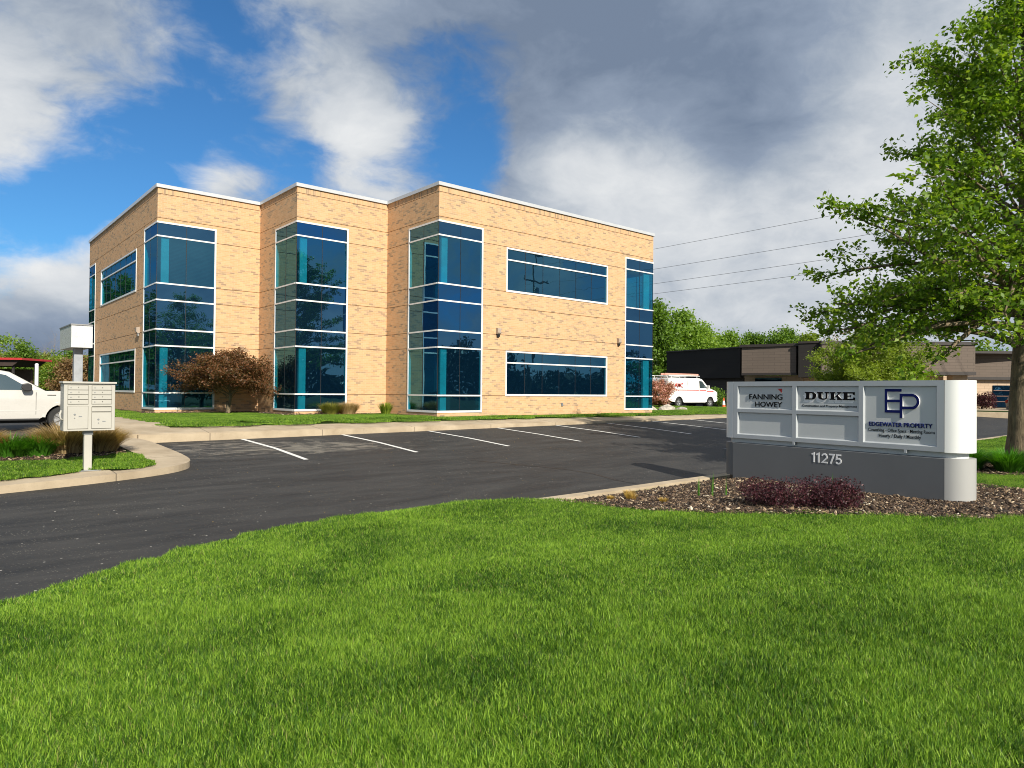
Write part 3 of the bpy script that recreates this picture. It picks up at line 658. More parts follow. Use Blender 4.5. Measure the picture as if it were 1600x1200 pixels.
# lettering
def text(body, s0, s1, z0, z1, m, name, y=DP-.002, ext=.008, bold=0., parent=sign, back=None, rot=None, shear=0.):
    cu = bpy.data.curves.new(name, 'FONT'); cu.body = body; cu.size = 1; cu.offset = bold; cu.resolution_u = 4; cu.shear = shear
    to = bpy.data.objects.new('t', cu); COL.objects.link(to); dg = bpy.context.evaluated_depsgraph_get(); dg.update()
    me = bpy.data.meshes.new_from_object(to.evaluated_get(dg)); bpy.data.objects.remove(to)
    co = np.empty(len(me.vertices)*3); me.vertices.foreach_get('co', co); co = co.reshape(-1, 3)
    lo, hi = co.min(0), co.max(0); 
    X = s0+(co[:, 0]-lo[0])/(hi[0]-lo[0])*(s1-s0); Zz = z0+(co[:, 1]-lo[1])/(hi[1]-lo[1])*(z1-z0)
    bm = bmesh.new(); bm.from_mesh(me)
    bm.verts.ensure_lookup_table()
    for v, x, z in zip(bm.verts, X, Zz): v.co = (x, y-ext, z)
    fr = [f for f in bm.faces]; be = [e for e in bm.edges if len(e.link_faces) == 1]
    for f in fr: f.material_index = 0
    r_ = bmesh.ops.extrude_edge_only(bm, edges=be)
    for g in r_['geom']:
        if isinstance(g, bmesh.types.BMVert): g.co.y = y+.0
        if isinstance(g, bmesh.types.BMFace): g.material_index = 1
    bmesh.ops.recalc_face_normals(bm, faces=bm.faces)
    bm.to_mesh(me); bm.free(); me.materials.clear(); me.materials.append(m); me.materials.append(back or m)
    me.name = name; o = bpy.data.objects.new(name, me); COL.objects.link(o); o.parent = parent; return o
def shapes(polys, m, name, y, ext, back=None, parent=sign):
    mb = MB()
    for p in polys:
        n = len(p); k = len(mb.v); mb.v += [(a, y-ext, b) for a, b in p]+[(a, y, b) for a, b in p]
        mb.f.append(tuple(range(k, k+n))); mb.m.append(0)
        for i in range(n): mb.f.append((k+i, k+(i+1) % n, k+n+(i+1) % n, k+n+i)); mb.m.append(1)
    return mb.build(name, [m, back or m], parent)
text('FANNING', .347, 1.052, 1.512, 1.612, M_ink, 'lettering', back=M_letter, ext=.012)
text('HOWEY', .48, 1.048, 1.372, 1.470, M_ink, 'lettering', back=M_letter, ext=.012)
shapes([[(.955, 1.715), (1.05, 1.715), (1.05, 1.635)]], M_red, 'red_triangle', DP-.002, .012, M_letter)
# heavy slab letters with a pale drop block
def slab_letters(s0, s1, z0, z1):
    w_ = (s1-s0)/4.; h = z1-z0; out = []
    def X(i, a, b): return (s0+i*w_+a*w_*.97, z0+b*h)
    def q(i, a0, b0, a1, b1): out.append([X(i, a0, b0), X(i, a1, b0), X(i, a1, b1), X(i, a0, b1)])
    # D
    q(0, 0, 0, .60, .16); q(0, 0, .84, .60, 1); q(0, .10, .16, .42, .84)
    arc = [X(0, .60+.38*math.sin(p), .5-.5*math.cos(p)) for p in np.linspace(0, math.pi, 9)]; arc2 = [X(0, .58+.08*math.sin(p), .5-.34*math.cos(p)) for p in np.linspace(math.pi, 0, 9)]
    for i in range(8): out.append([arc[i], arc[i+1], arc2[7-i], arc2[8-i]])
    # U
    q(1, 0, .84, .50, 1); q(1, .10, .30, .40, .84); q(1, .62, .84, 1, 1); q(1, .72, .30, .88, .84)
    o2 = [X(1, .49-.39*math.cos(p), .30-.30*math.sin(p)) for p in np.linspace(0, math.pi, 9)]; i2 = [X(1, .56-.16*math.cos(p), .30-.14*math.sin(p)) for p in np.linspace(0, math.pi, 9)]
    for i in range(8): out.append([o2[i], o2[i+1], i2[i+1], i2[i]])
    # K
    q(2, 0, 0, .50, .16); q(2, 0, .84, .50, 1); q(2, .10, .16, .40, .84); q(2, .60, .84, .98, 1); q(2, .58, 0, 1., .16)
    out.append([X(2, .40, .34), X(2, .52, .34), X(2, .86, .84), X(2, .72, .84)]); out.append([X(2, .50, .52), X(2, .62, .16), X(2, .94, .16), X(2, .66, .60)])
    # E
    q(3, 0, 0, .98, .16); q(3, 0, .84, .96, 1); q(3, .10, .16, .42, .84); q(3, .82, .16, .98, .34); q(3, .80, .66, .96, .84); q(3, .42, .44, .66, .56); q(3, .58, .36, .66, .44); q(3, .58, .56, .66, .64)
    return out
dk = slab_letters(1.505, 2.43, 1.525, 1.66)
shapes([[(a-.04, b-.055) for a, b in p] for p in dk], M_letter, 'lettering', DP-.0005, .004)
shapes([[(a-.02, b-.028) for a, b in p] for p in dk], M_letter, 'lettering', DP-.001, .0055)
shapes(dk, M_ink, 'lettering', DP-.002, .014, M_letter)
text('Construction and Property Management', 1.445, 2.445, 1.385, 1.436, M_ink, 'lettering', ext=.003, bold=.012)
# E P monogram
E_ = [(2.908, 1.333, 2.956, 1.715), (2.956, 1.671, 3.175, 1.715), (2.956, 1.503, 3.142, 1.545), (2.956, 1.333, 3.142, 1.377)]
pl_ = [[(a, b), (c, b), (c, d), (a, d)] for a, b, c, d in E_]
pl_ += [[(3.142, 1.254), (3.190, 1.254), (3.190, 1.640), (3.142, 1.640)], [(3.190, 1.596), (3.33, 1.596), (3.33, 1.640), (3.190, 1.640)], [(3.190, 1.395), (3.33, 1.395), (3.33, 1.439), (3.190, 1.439)]]
cy_, ro, ri = 1.5175, .1225, .0785
an = np.linspace(-math.pi/2, math.pi/2, 13)
for a, b in zip(an[:-1], an[1:]): pl_.append([(3.33+ro*.92*math.cos(a), cy_+ro*math.sin(a)), (3.33+ro*.92*math.cos(b), cy_+ro*math.sin(b)), (3.33+ri*.9*math.cos(b), cy_+ri*math.sin(b)), (3.33+ri*.9*math.cos(a), cy_+ri*math.sin(a))])
shapes(pl_, M_navy, 'monogram', DP-.002, .018, M_letter)
text('EDGEWATER PROPERTY', 2.65, 3.625, 1.108, 1.178, M_navy, 'lettering', ext=.012, bold=.014, back=M_letter)
text('Coworking - Office Space - Meeting Rooms', 2.635, 3.66, 1.005, 1.075, M_ink, 'lettering', ext=.003, bold=.008)
text('Hourly / Daily / Monthly', 2.81, 3.46, .915, .988, M_ink, 'lettering', ext=.003, bold=.008)
def stroke(pts, w_, y, ext, m, name, back=None):
    P_ = [Vector(p) for p in pts]; n = len(P_); A_, B_ = [], []
    for i, p in enumerate(P_):
        d0 = (P_[i]-P_[i-1]).normalized() if i else (P_[1]-P_[0]).normalized(); d1 = (P_[i+1]-P_[i]).normalized() if i < n-1 else d0
        n0 = Vector((-d0.y, d0.x)); n1 = Vector((-d1.y, d1.x)); mi = n0+n1; mi = mi/max(.35, mi.dot(n0)); A_.append(p+mi*w_/2); B_.append(p-mi*w_/2)
    return shapes([[tuple(A_[i]), tuple(A_[i+1]), tuple(B_[i+1]), tuple(B_[i])] for i in range(n-1)], m, name, y, ext, back)
def arcp(cx, cy, rx, ry, a0, a1, n=12): return [(cx+rx*math.cos(R(q)), cy+ry*math.sin(R(q))) for q in np.linspace(a0, a1, n)]
DG = {'1': [[(.0, .80), (.26, .925), (.26, 0.)]], '2': [arcp(.31, .65, .26, .28, 165, -30, 12)+[(.06, .07), (.62, .07)]], '7': [[(.02, .925), (.56, .925), (.20, 0.)]],
      '5': [[(.56, .925), (.13, .925), (.09, .50)]+arcp(.28, .32, .27, .25, 115, -150, 14)]}
xx = 1.655
for ch, adv in zip('11275', (.085, .10, .13, .125, .12)):
    for st in DG[ch]: stroke([(xx+a*.17, .425+b*.17) for a, b in st], .026, 0., .006, M_letter, 'house_number')
    xx += adv
# ------------------------------------------------------------------ MAILBOX UNIT
MX, MY = -11.665, -6.42; MZ = float(A(MX, MY))+.128
box = empty('mailbox_unit', (MX, MY, MZ), label='beige cluster mailbox on a square pedestal at the kerb of the planted island', cat='mailbox')
W2 = .388; ZB0, ZT0 = .705, 1.525
mb = MB(); mb.box((-W2, 0, ZB0), (W2, .38, ZT0)); mb.build('cabinet', M_post, box, bevel=.008)
mb = MB(); mb.box((-W2-.02, -.035, ZT0), (W2+.02, .41, ZT0+.035)); mb.build('roof', M_post, box, bevel=.008)
def door(x0, x1, z0, z1, nm, parts=True):
    mb = MB(); mb.box((x0, -.014, z0), (x1, -.0, z1)); o = mb.build(nm, M_post, box, bevel=.003)
    b2 = MB(); b2.box((x0-.007, -.003, z0-.007), (x1+.007, .0005, z1+.007)); b2.build('door_seam', M_postd, o)
    return o
for col, (x0, x1) in enumerate(((-W2+.06, -.03), (.03, W2-.06))):
    for i in range(4):
        z1 = 1.49-i*.082; o = door(x0, x1, z1-.072, z1, 'letter_door')
        b2 = MB(); b2.lathe([(0, -.020), (.009, -.020), (.009, -.012)], (x0+.04, 0, z1-.035), 10, axis='Y'); b2.build('lock', M_steel, o)
        tx = text(str(i+1+col*4), x0+.150, x0+.158 if i+1+col*4 == 1 else x0+.165, z1-.042, z1-.020, M_ink, 'door_number', y=-.0145, ext=.001, parent=o)
pd = [door(-W2+.06, -.03, .745, 1.13, 'parcel_door'), door(.03, W2-.06, .745, 1.02, 'parcel_door')]
for o, x, z in ((pd[0], -W2+.16, .99), (pd[1], .03+.10, .90)):
    b2 = MB(); b2.lathe([(0, -.018), (.016, -.018), (.018, -.012)], (x, 0, z), 14, axis='Y'); b2.lathe([(0, -.020), (.009, -.020), (.009, -.012)], (x, 0, z-.06), 10, axis='Y')
    b2.box((x+.06, -.018, z-.04), (x+.11, -.013, z-.025)); b2.build('lock', M_steel, o)
o = door(.03, W2-.06, 1.04, 1.115, 'outgoing_slot'); b2 = MB(); b2.box((.03, -.03, 1.125), (W2-.06, -.001, 1.137)); b2.build('slot_hood', M_postd, o)
mb = MB(); mb.tube([(-W2-.03, .05, 1.06), (-W2-.05, .03, 1.0), (-W2-.04, .02, .92), (-W2-.0, .03, .9)], .016, 8); mb.build('grab_handle', M_post, box, smooth=True)
mb = MB(); mb.box((-.062, .10, .01), (.062, .225, .66)); mb.build('pedestal', M_post, box, bevel=.012)
mb = MB(); mb.box((-.072, .09, .63), (.072, .235, .705)); mb.build('collar', M_steel, box, bevel=.004)
mb = MB(); mb.box((-.17, 0, 0), (.19, .32, .014)); mb.build('base_plate', M_steel, box, bevel=.003)
# ------------------------------------------------------------------ VEHICLES
M_tyre = simple('tyre', (.018, .018, .018), .8); M_rim = simple('alloy', (.55, .56, .57), .3, .8)
M_wpaint = simple('white_paint', (.50, .485, .455), .28, 0, .02, 1., coat=.6); M_vpaint = simple('van_paint', (.78, .78, .76), .3, 0, .02, 1., coat=.4); M_spaint = simple('silver_paint', (.26, .27, .28), .3, .4, .02, 1., coat=.5)
M_under = simple('underbody', (.012, .012, .012), .8); M_amber = simple('lamp_glass', (.6, .6, .6), .2); M_redlamp = simple('tail_lamp', (.35, .01, .01), .25)
def wheel(par, x, y, z, r_, sgn, wd=.24, spokes=6):
    mb = MB(); c = (x, y, z); pr = [(r_*.60, -wd/2), (r_*.93, -wd/2), (r_, -wd/2+.04), (r_, wd/2-.04), (r_*.93, wd/2), (r_*.60, wd/2)]
    mb.lathe(pr, c, 36, axis='Y')
    o = sharp(mb.build('wheel', M_tyre, par), 40)
    mb = MB(); s = sgn
    mb.lathe([(r_*.62, s*(wd/2-.005)), (r_*.56, s*(wd/2-.01)), (r_*.54, s*(wd/2-.07)), (.0, s*(wd/2-.09))], c, 32, axis='Y')
    for k in range(spokes):
        q = 2*math.pi*k/spokes+.3
        a = [(math.cos(q+da)*rr, math.sin(q+da)*rr) for rr, da in ((r_*.14, -.35), (r_*.56, -.17), (r_*.56, .17), (r_*.14, .35))]
        mb.prism([(x+p, z+q_) for p, q_ in a], y+s*(wd/2-.065), y+s*(wd/2-.018), lambda a_, b_, d: (a_, d, b_))
    mb.lathe([(0, s*(wd/2-.005)), (r_*.16, s*(wd/2-.01)), (r_*.17, s*(wd/2-.05))], c, 16, axis='Y')
    mb.build('rim', M_rim, o)
def carbody(par, name, prof, wf, m, step=.16):
    """side profile (x,z) skinned over a half width wf(x,z); a rounded rim joins the two sides"""
    bm = bmesh.new(); f = bm.faces.new([bm.verts.new((x, 0, z)) for x, z in prof])
    bmesh.ops.triangulate(bm, faces=[f])
    xs_ = [p[0] for p in prof]; zs_ = [p[1] for p in prof]
    for ax, lo, hi in ((0, min(xs_), max(xs_)), (2, min(zs_), max(zs_))):
        q = lo+step
        while q < hi-.02:
            co = [0, 0, 0]; co[ax] = q; no = [0, 0, 0]; no[ax] = 1
            bmesh.ops.bisect_plane(bm, geom=bm.verts[:]+bm.edges[:]+bm.faces[:], plane_co=co, plane_no=no, dist=1e-4); q += step
    V = [v.co.copy() for v in bm.verts]; bm.verts.index_update(); T = [[v.index for v in f.verts] for f in bm.faces]
    B = [(e.verts[0].index, e.verts[1].index) for e in bm.edges if len(e.link_faces) == 1]; bm.free()
    n = len(V); mb = MB(); bset = {i for e in B for i in e}
    cx = sum(v.x for v in V)/n; cz = sum(v.z for v in V)/n
    # inward shift direction for border vertices
    inn = {}
    for a, b in B:
        d = (V[b]-V[a]).normalized(); nn = Vector((d.z, 0, -d.x))
        for i in (a, b): inn.setdefault(i, []).append((nn, a, b))
    for s in (-1, 1): mb.v += [(v.x, s*(wf(v.x, v.z)-(.0)), v.z) for v in V]
    for tr in T: mb.f.append(tuple(tr)); mb.m.append(0); mb.f.append(tuple(i+n for i in tr[::-1])); mb.m.append(0)
    for a, b in B: mb.f.append((a, b, b+n, a+n)); mb.m.append(0)
    o = mb.build(name, m, par); bv = o.modifiers.new('b', 'BEVEL'); bv.width = .035; bv.segments = 3; bv.limit_method = 'ANGLE'; bv.angle_limit = R(50); o.data.shade_smooth()
    for p in o.data.polygons: p.use_smooth = True
    sharp(o, 40); return o
def arch(cx, r_, zb, n=12): 
    h = math.asin(min(1, max(-1, (zb-WZ)/r_))); return [(cx+r_*math.cos(q), WZ+r_*math.sin(q)) for q in np.linspace(math.pi-h, h, n)]
# ---- white pickup truck (nose towards +x)
WZ = .40
def make_pickup():
    t_ = empty('pickup_truck', (-10.35, 7.35, -.645), 0, label='pearl white crew cab pickup truck parked behind the island, nose to the sidewalk', cat='truck')
    wf = lambda x, z: (1.0-.05*max(0, (abs(z-.8)-.25))/.4-(.10*max(0, x-.45)**1.5))*.99
    # body: x=0 at the front wheel centre
    prof = [(-4.75, .62), (-4.75, 1.27), (-2.95, 1.30), (.05, 1.30), (.55, 1.23), (.86, 1.12), (.93, 1.0), (.95, .62), (.80, .48)]+arch(0, .47, .50)[::-1]+[(-.62, .42), (-3.1, .42)]+arch(-3.68, .47, .50)[::-1]+[(-4.3, .5)]
    body = carbody(t_, 'body', prof, lambda x, z: max(.6, wf(x, z)), M_wpaint)
    # cab
    cw0, cw1 = .90, .68; mb = MB()
    cp = [(-3.35, 1.28), (-3.23, 1.86), (-3.0, 1.95), (-1.75, 1.97), (-1.4, 1.90), (-.42, 1.285)]
    def yw(z): return cw0+(cw1-cw0)*(z-1.28)/.69
    n = len(cp); mb.v = [(x, -yw(z), z) for x, z in cp]+[(x, yw(z), z) for x, z in cp]
    mb.f = [tuple(range(n)), tuple(range(2*n-1, n-1, -1))]+[(i, i+n, (i+1) % n+n, (i+1) % n) for i in range(n)]; mb.m = [0]*len(mb.f)
    c = mb.build('cab', M_wpaint, t_, bevel=.05, seg=3); c.data.shade_smooth(); sharp(c, 50)
    for s in (-1, 1):
        g = MB()
        for pl2 in ([(-.82, 1.33), (-1.50, 1.80), (-1.82, 1.865), (-1.96, 1.865), (-1.96, 1.33)], [(-2.04, 1.33), (-2.04, 1.865), (-2.9, 1.85), (-3.07, 1.36)]):
            g.v += [(x, s*(yw(z)+.006), z) for x, z in pl2]; k = len(g.v)-len(pl2); g.f.append(tuple(range(k, k+len(pl2)))); g.m.append(0)
        g.build('side_glass', M_cglass2, t_, fix=False)
        d = MB()
        for x in (-.72, -2.0, -3.05): d.box((x-.006, s*(wf(x, .9)-.02), .55), (x+.006, s*(wf(x, .9)+.0025), 1.26))
        d.build('door_gap', M_black, t_)
        h = MB(); h.tube([(-1.88, s*.985, 1.10), (-1.86, s*1.02, 1.105), (-1.70, s*1.02, 1.105), (-1.68, s*.985, 1.10)], .018, 8); h.build('door_handle', M_wpaint, t_, smooth=True)
        mr = MB(); mr.prism([(-1.08, 1.30), (-.88, 1.30), (-.84, 1.38), (-.86, 1.50), (-.96, 1.55), (-1.10, 1.52), (-1.13, 1.40)], s*1.02, s*1.22, lambda a, b, dd: (a, dd, b)); mr.box((-.98, s*.88, 1.33), (-.90, s*1.04, 1.38)); mr.build('wing_mirror', M_black, t_, bevel=.03, seg=3)
        st = MB(); st.box((-3.0, s*.86, .36), (-.62, s*.99, .43)); st.build('running_board', M_black, t_, bevel=.02)
        fl = MB(); 
        an = np.linspace(.12, math.pi-.12, 18)
        for a, b in zip(an[:-1], an[1:]): fl.add([(r_*math.cos(q), s*(yy), WZ+r_*math.sin(q)) for q in (a, b) for r_, yy in ((.47, .985), (.56, .99), (.585, .965))], [(0, 1, 4, 3), (1, 2, 5, 4)])
        fl.build('wheel_arch', M_wpaint, t_, smooth=True, fix=False)
        hl = MB(); hl.box((.80, s*.62, .92), (.962, s*.90, 1.12)); hl.build('headlight', M_amber, t_, bevel=.02)
        bd = MB(); bd.box((-.42, s*(.965), 1.155), (-.18, s*(.972+.012), 1.185)); bd.build('fender_badge', M_chrome, t_)
        cr_ = MB(); cr_.prism([(-3.2, .66), (-.62, .66), (-.60, .70), (-3.2, .70)], s*.965, s*.994, lambda a, b, dd: (a, dd, b)); cr_.build('door_crease', M_wpaint, t_, bevel=.01)
    ws = MB(); e = .012
    ws.add([(-.50+e, -.80, 1.345), (-.50+e, .80, 1.345), (-1.34+e, .66, 1.875), (-1.34+e, -.66, 1.875)], [(0, 1, 2, 3)]); ws.build('windscreen', M_cglass2, t_, fix=False)
    bp = MB(); bp.box((.80, -.93, .50), (1.02, .93, .70)); bp.build('front_bumper', M_chrome, t_, bevel=.03)
    gr = MB(); gr.box((.9, -.60, .75), (.965, .60, 1.12)); gr.build('grille', M_chrome, t_, bevel=.02)
    ub_ = MB(); ub_.box((-4.6, -.75, .28), (.75, .75, .6)); ub_.build('chassis', M_under, t_)
    for x in (0, -3.68):
        for s in (-1, 1):
            wheel(t_, x, s*.84, .40, .40, s, .27, 6)
            lw = MB(); lw.lathe([(.46, s*.62), (.46, s*.95)], (x, 0, .40), 24, axis='Y'); lw.build('wheel_well', M_under, t_, fix=False)
    return t_
M_cglass2 = m_glass('truck_glass', (.16, .19, .20), None, (.03, .045, .05), .002)
make_pickup()
# ---- panel van with ladder rack (nose towards +x)
def make_van(loc, rz):
    global WZ; WZ = .36
    t_ = empty('panel_van', loc, rz, label='white work van with red stripe and roof ladder parked beside the dark building', cat='van')
    wf = lambda x, z: .99-.10*max(0, z-1.15)**1.3-.12*max(0, x-.3)**2
    prof = [(-4.55, .55), (-4.60, 1.3), (-4.45, 2.02), (-4.2, 2.09), (-1.15, 2.08), (-.85, 2.0), (-.18, 1.40), (.55, 1.20), (.80, 1.08), (.86, .5), (.55, .38)]+arch(0, .43, .40)[::-1]+[(-.6, .36), (-2.9, .36)]+arch(-3.43, .43, .40)[::-1]+[(-4.1, .42)]
    carbody(t_, 'body', prof, lambda x, z: max(.6, wf(x, z)), M_vpaint)
    for s in (-1, 1):
        g = MB(); pl2 = [(-.38, 1.38), (-.88, 1.87), (-1.18, 1.90), (-1.18, 1.38)]
        g.v = [(x, s*(wf(x, z)+.006), z) for x, z in pl2]; g.f = [(0, 1, 2, 3)]; g.m = [0]; g.build('side_glass', M_cglass2, t_, fix=False)
        mb = MB()
        for x0, x1, z0, z1 in ((-4.2, -1.3, 1.20, 1.26), (-1.22, -.5, 1.20, 1.26), (-.42, .35, 1.13, 1.19)): mb.add([(x0, s*(wf(x0, 1.2)+.004), z0), (x1, s*(wf(x1, 1.2)+.004), z0), (x1, s*(wf(x1, 1.2)+.004), z1), (x0, s*(wf(x0, 1.2)+.004), z1)], [(0, 1, 2, 3)])
        mb.build('red_stripe', M_red, t_, fix=False)
        mb = MB()
        for x in (-1.26, -2.5, -.42): mb.box((x-.008, s*(wf(x, .9)-.02), .5), (x+.008, s*(wf(x, .9)+.002), 1.9 if x < -.5 else 1.35))
        mb.build('door_gap', M_postd, t_)
        mr = MB(); mr.box((-.44, s*1.0, 1.36), (-.36, s*1.2, 1.58)); mr.build('wing_mirror', M_vpaint, t_, bevel=.02)
        tl = MB(); tl.box((-4.62, s*.80, .85), (-4.5, s*.96, 1.15)); tl.build('tail_lamp', M_redlamp, t_)
    o = text('AMC', -3.9, -3.0, 1.40, 1.72, M_red, 'lettering', y=-.985, ext=.004, parent=t_, bold=.03)
    o = text('Plumbing', -2.7, -1.8, .82, .92, M_navy, 'lettering', y=-.992, ext=.004, parent=t_) if False else None
    g = MB(); g.add([(-.29, -.80, 1.47), (-.29, .80, 1.47), (-.82, .72, 1.96), (-.82, -.72, 1.96)], [(0, 1, 2, 3)]); g.build('windscreen', M_cglass2, t_, fix=False)
    for s in (-1, 1):
        g = MB(); g.add([(-4.60, s*.12, 1.45), (-4.60, s*.78, 1.45), (-4.50, s*.72, 1.86), (-4.50, s*.12, 1.86)], [(0, 1, 2, 3)]); g.build('rear_glass', M_cglass2, t_, fix=False)
    mb = MB(); mb.box((-4.75, -.92, .42), (-4.55, .92, .62)); mb.build('rear_bumper', M_under, t_, bevel=.02)
    mb = MB(); mb.box((-4.63, -.42, 1.12), (-4.58, .22, 1.30)); mb.build('number_plate', M_under, t_)
    mb = MB(); mb.box((.78, -.92, .40), (.95, .92, .60)); mb.build('front_bumper', M_under, t_, bevel=.02)
    mb = MB()
    for x in (-4.0, -2.6, -1.3):
        mb.tube([(x, -.80, 2.0), (x, -.80, 2.24), (x, .80, 2.24), (x, .80, 2.0)], .025, 6)
    for y in (-.8, .8): mb.tube([(-4.3, y, 2.24), (-1.0, y, 2.24)], .025, 6)
    mb.build('roof_rack', M_vpaint, t_)
    mb = MB()
    for y in (-.62, -.26): mb.box((-4.5, y-.03, 2.28), (-.95, y+.03, 2.40))
    for x in np.arange(-4.3, -1.0, .3): mb.tube([(x, -.62, 2.34), (x, -.26, 2.34)], .02, 6)
    lad = mb.build('ladder', simple('ladder_red', (.62, .30, .24), .5), t_)
    mb = MB(); mb.box((-4.4, -.8, .25), (.7, .8, .55)); mb.build('chassis', M_under, t_)
    for x in (0, -3.43):
        for s in (-1, 1): wheel(t_, x, s*.83, .36, .36, s, .24, 5)
    for x in (0, -3.43):
        for s in (-1, 1):
            lw = MB(); lw.lathe([(.42, s*.6), (.42, s*.93)], (x, 0, .36), 20, axis='Y'); lw.build('wheel_well', M_under, t_, fix=False)
vp = pxat(1093, 51.5, -.235); make_van((vp.x, vp.y, vp.z), R(-4))
# ---- silver SUV behind the maple trunk
def make_suv(loc, rz):
    global WZ; WZ = .36
    t_ = empty('suv', loc, rz, label='silver sport utility car half hidden behind the maple trunk', cat='car')
    wf = lambda x, z: .92-.16*max(0, z-1.0)
    prof = [(-3.65, .5), (-3.72, 1.0), (-3.5, 1.55), (-3.2, 1.68), (-1.3, 1.68), (-.95, 1.6), (-.1, 1.08), (.75, .92), (.85, .5)]+arch(0, .42, .38)[::-1]+[(-.6, .33), (-2.2, .33)]+arch(-2.75, .42, .38)[::-1]+[(-3.4, .4)]
    carbody(t_, 'body', prof, wf, M_spaint)
    for s in (-1, 1):
        g = MB(); pl2 = [(-.45, 1.08), (-1.1, 1.55), (-3.0, 1.56), (-3.35, 1.12)]; g.v = [(x, s*(wf(x, z)+.006), z) for x, z in pl2]; g.f = [(0, 1, 2, 3)]; g.m = [0]; g.build('side_glass', M_cglass2, t_, fix=False)
        tl = MB(); tl.box((-3.74, s*.72, .95), (-3.5, s*.90, 1.15)); tl.build('tail_lamp', M_redlamp, t_)
        for x in (0, -2.75): wheel(t_, x, s*.80, .36, .36, s, .24, 5)
    mb = MB(); mb.box((-3.5, -.78, .25), (.7, .78, .5)); mb.build('chassis', M_under, t_)
sp_ = pxat(1672, 47, -.02); sp_.z = float(A(sp_.x, sp_.y))+.02
# ------------------------------------------------------------------ BROWN SINGLE STOREY BUILDING
M_brown = None
def m_block(name, c, w_=.6, h_=.2, mo=.6):
    m, t, b = mat(name); uv = t.new('ShaderNodeUVMap').outputs[0]
    br = t.new('ShaderNodeTexBrick', inp={'Vector': uv, 'Color1': c, 'Color2': tuple(x*.9 for x in c), 'Mortar': tuple(x*mo for x in c), 'Scale': 1., 'Mortar Size': .012, 'Brick Width': w_, 'Row Height': h_})
    cc = t.mix(t.rng(t.noise(pos(t), .8, 4), .35, .65, 0, .25), br.outputs[0], tuple(x*.8 for x in c)); t.set(b.inputs['Base Color'], cc); b.inputs['Roughness'].default_value = .85; return m
M_fasc = m_block('brown_fascia', (.135, .105, .085), .8, .2); M_beige = m_block('beige_block', (.52, .385, .27)); M_darkc = m_block('dark_cladding', (.017, .0145, .013), 3., .3, .6); M_darkb = m_block('dark_block', (.05, .042, .037)); M_trim = simple('roof_trim', (.03, .024, .022), .6)
bb = empty('low_building', (*camp(24, 52, 0).xy, -.1), label='long single storey brown and black building with beige lower wall across the lot', cat='building')
bpos = Vector(bb.location)
def wl(name, a, b, z0, z1, m, th=.3, par=None):
    """wall slab between two (lat,dep) points; thickness goes away from the camera side"""
    p0 = camp(a[0], a[1], 0)-bpos; p1 = camp(b[0], b[1], 0)-bpos; d = (p1-p0); L = Vector((d.x, d.y)).length; dd = Vector((d.x/L, d.y/L)); nn = Vector((-dd.y, dd.x))
    mb = MB(); mb.uv = []
    c = [Vector((p0.x, p0.y)), Vector((p1.x, p1.y))]; c += [c[1]+nn*th, c[0]+nn*th]; z0 -= bpos.z; z1 -= bpos.z
    def q(i, j):
        k = len(mb.v); l = (c[j]-c[i]).length; mb.v += [(c[i].x, c[i].y, z0), (c[j].x, c[j].y, z0), (c[j].x, c[j].y, z1), (c[i].x, c[i].y, z1)]; mb.f.append((k, k+1, k+2, k+3)); mb.m.append(0); mb.uv += [(0, z0), (l, z0), (l, z1), (0, z1)]
    for i in range(4): q(i, (i+1) % 4)
    for z in (z0, z1):
        k = len(mb.v); mb.v += [(p.x, p.y, z) for p in c]; mb.f.append((k, k+1, k+2, k+3)); mb.m.append(0); mb.uv += [(0, 0)]*4
    return mb.build(name, m, par or bb, fix=False)
W0, W1 = (13.5, 61.), (17.62, 53.9)
wl('fascia', W0, W1, 2.0, 4.32, M_darkc, .4); wl('wall', (13.7, 61.3), (17.9, 54.1), -.6, 2.0, M_darkb, .4); wl('roof_edge', (13.42, 60.95), (17.6, 53.82), 4.32, 4.42, M_trim, .6)
a0, a1 = (17.5, 53.2), (20.75, 51.0)
wl('fascia', a0, a1, 2.35, 4.30, M_fasc, .8); wl('fascia_band', (17.47, 53.15), (20.76, 50.95), 2.18, 2.35, M_trim, .9); wl('roof_edge', (17.3, 53.15), (20.9, 50.8), 4.30, 4.50, M_trim, 1.2)
wl('wall', (17.9, 54.3), (21.6, 51.8), -.5, 2.18, M_beige, .3)
wl('window', (18.7, 53.7), (20.3, 52.6), .3, 2.0, M_span, .05)
wl('fascia', (20.75, 50.6), (21.95, 49.8), 2.0, 4.45, M_darkc, 1.6); wl('roof_edge', (20.7, 50.55), (22.0, 49.7), 4.45, 4.60, M_trim, 1.6)
b0, b1 = (21.95, 49.5), (32.45, 48.9)
wl('fascia', b0, b1, 2.45, 4.32, M_fasc, .9); wl('fascia_band', (21.93, 49.44), (32.48, 48.84), 2.22, 2.45, M_trim, 1.); wl('roof_edge', (21.9, 49.42), (32.6, 48.8), 4.32, 4.56, M_trim, 1.3)
wl('wall', (21.7, 51.9), (33.1, 51.2), -.5, 2.22, M_beige, .3)
for x0, x1 in ((23.5, 26.), (27., 29.2)): wl('window', (x0, 51.7), (x1, 51.5), .2, 2.1, M_span, .08)
wl('pillar', (31.3, 49.6), (32.3, 49.5), -.5, 2.22, M_beige, .8)
wl('fascia', (32.6, 50.6), (46, 49.4), 2.15, 3.80, M_fasc, .5); wl('fascia_band', (32.6, 50.55), (46, 49.35), 1.95, 2.15, M_trim, .5); wl('roof_edge', (32.5, 50.5), (46, 49.3), 3.80, 4.02, M_trim, .7)
wl('wall', (32.55, 50.9), (46, 49.7), -.5, 1.95, M_beige, .4)
wnd = wl('window', (34.9, 50.62), (40, 50.14), -.05, 1.55, M_span, .08)
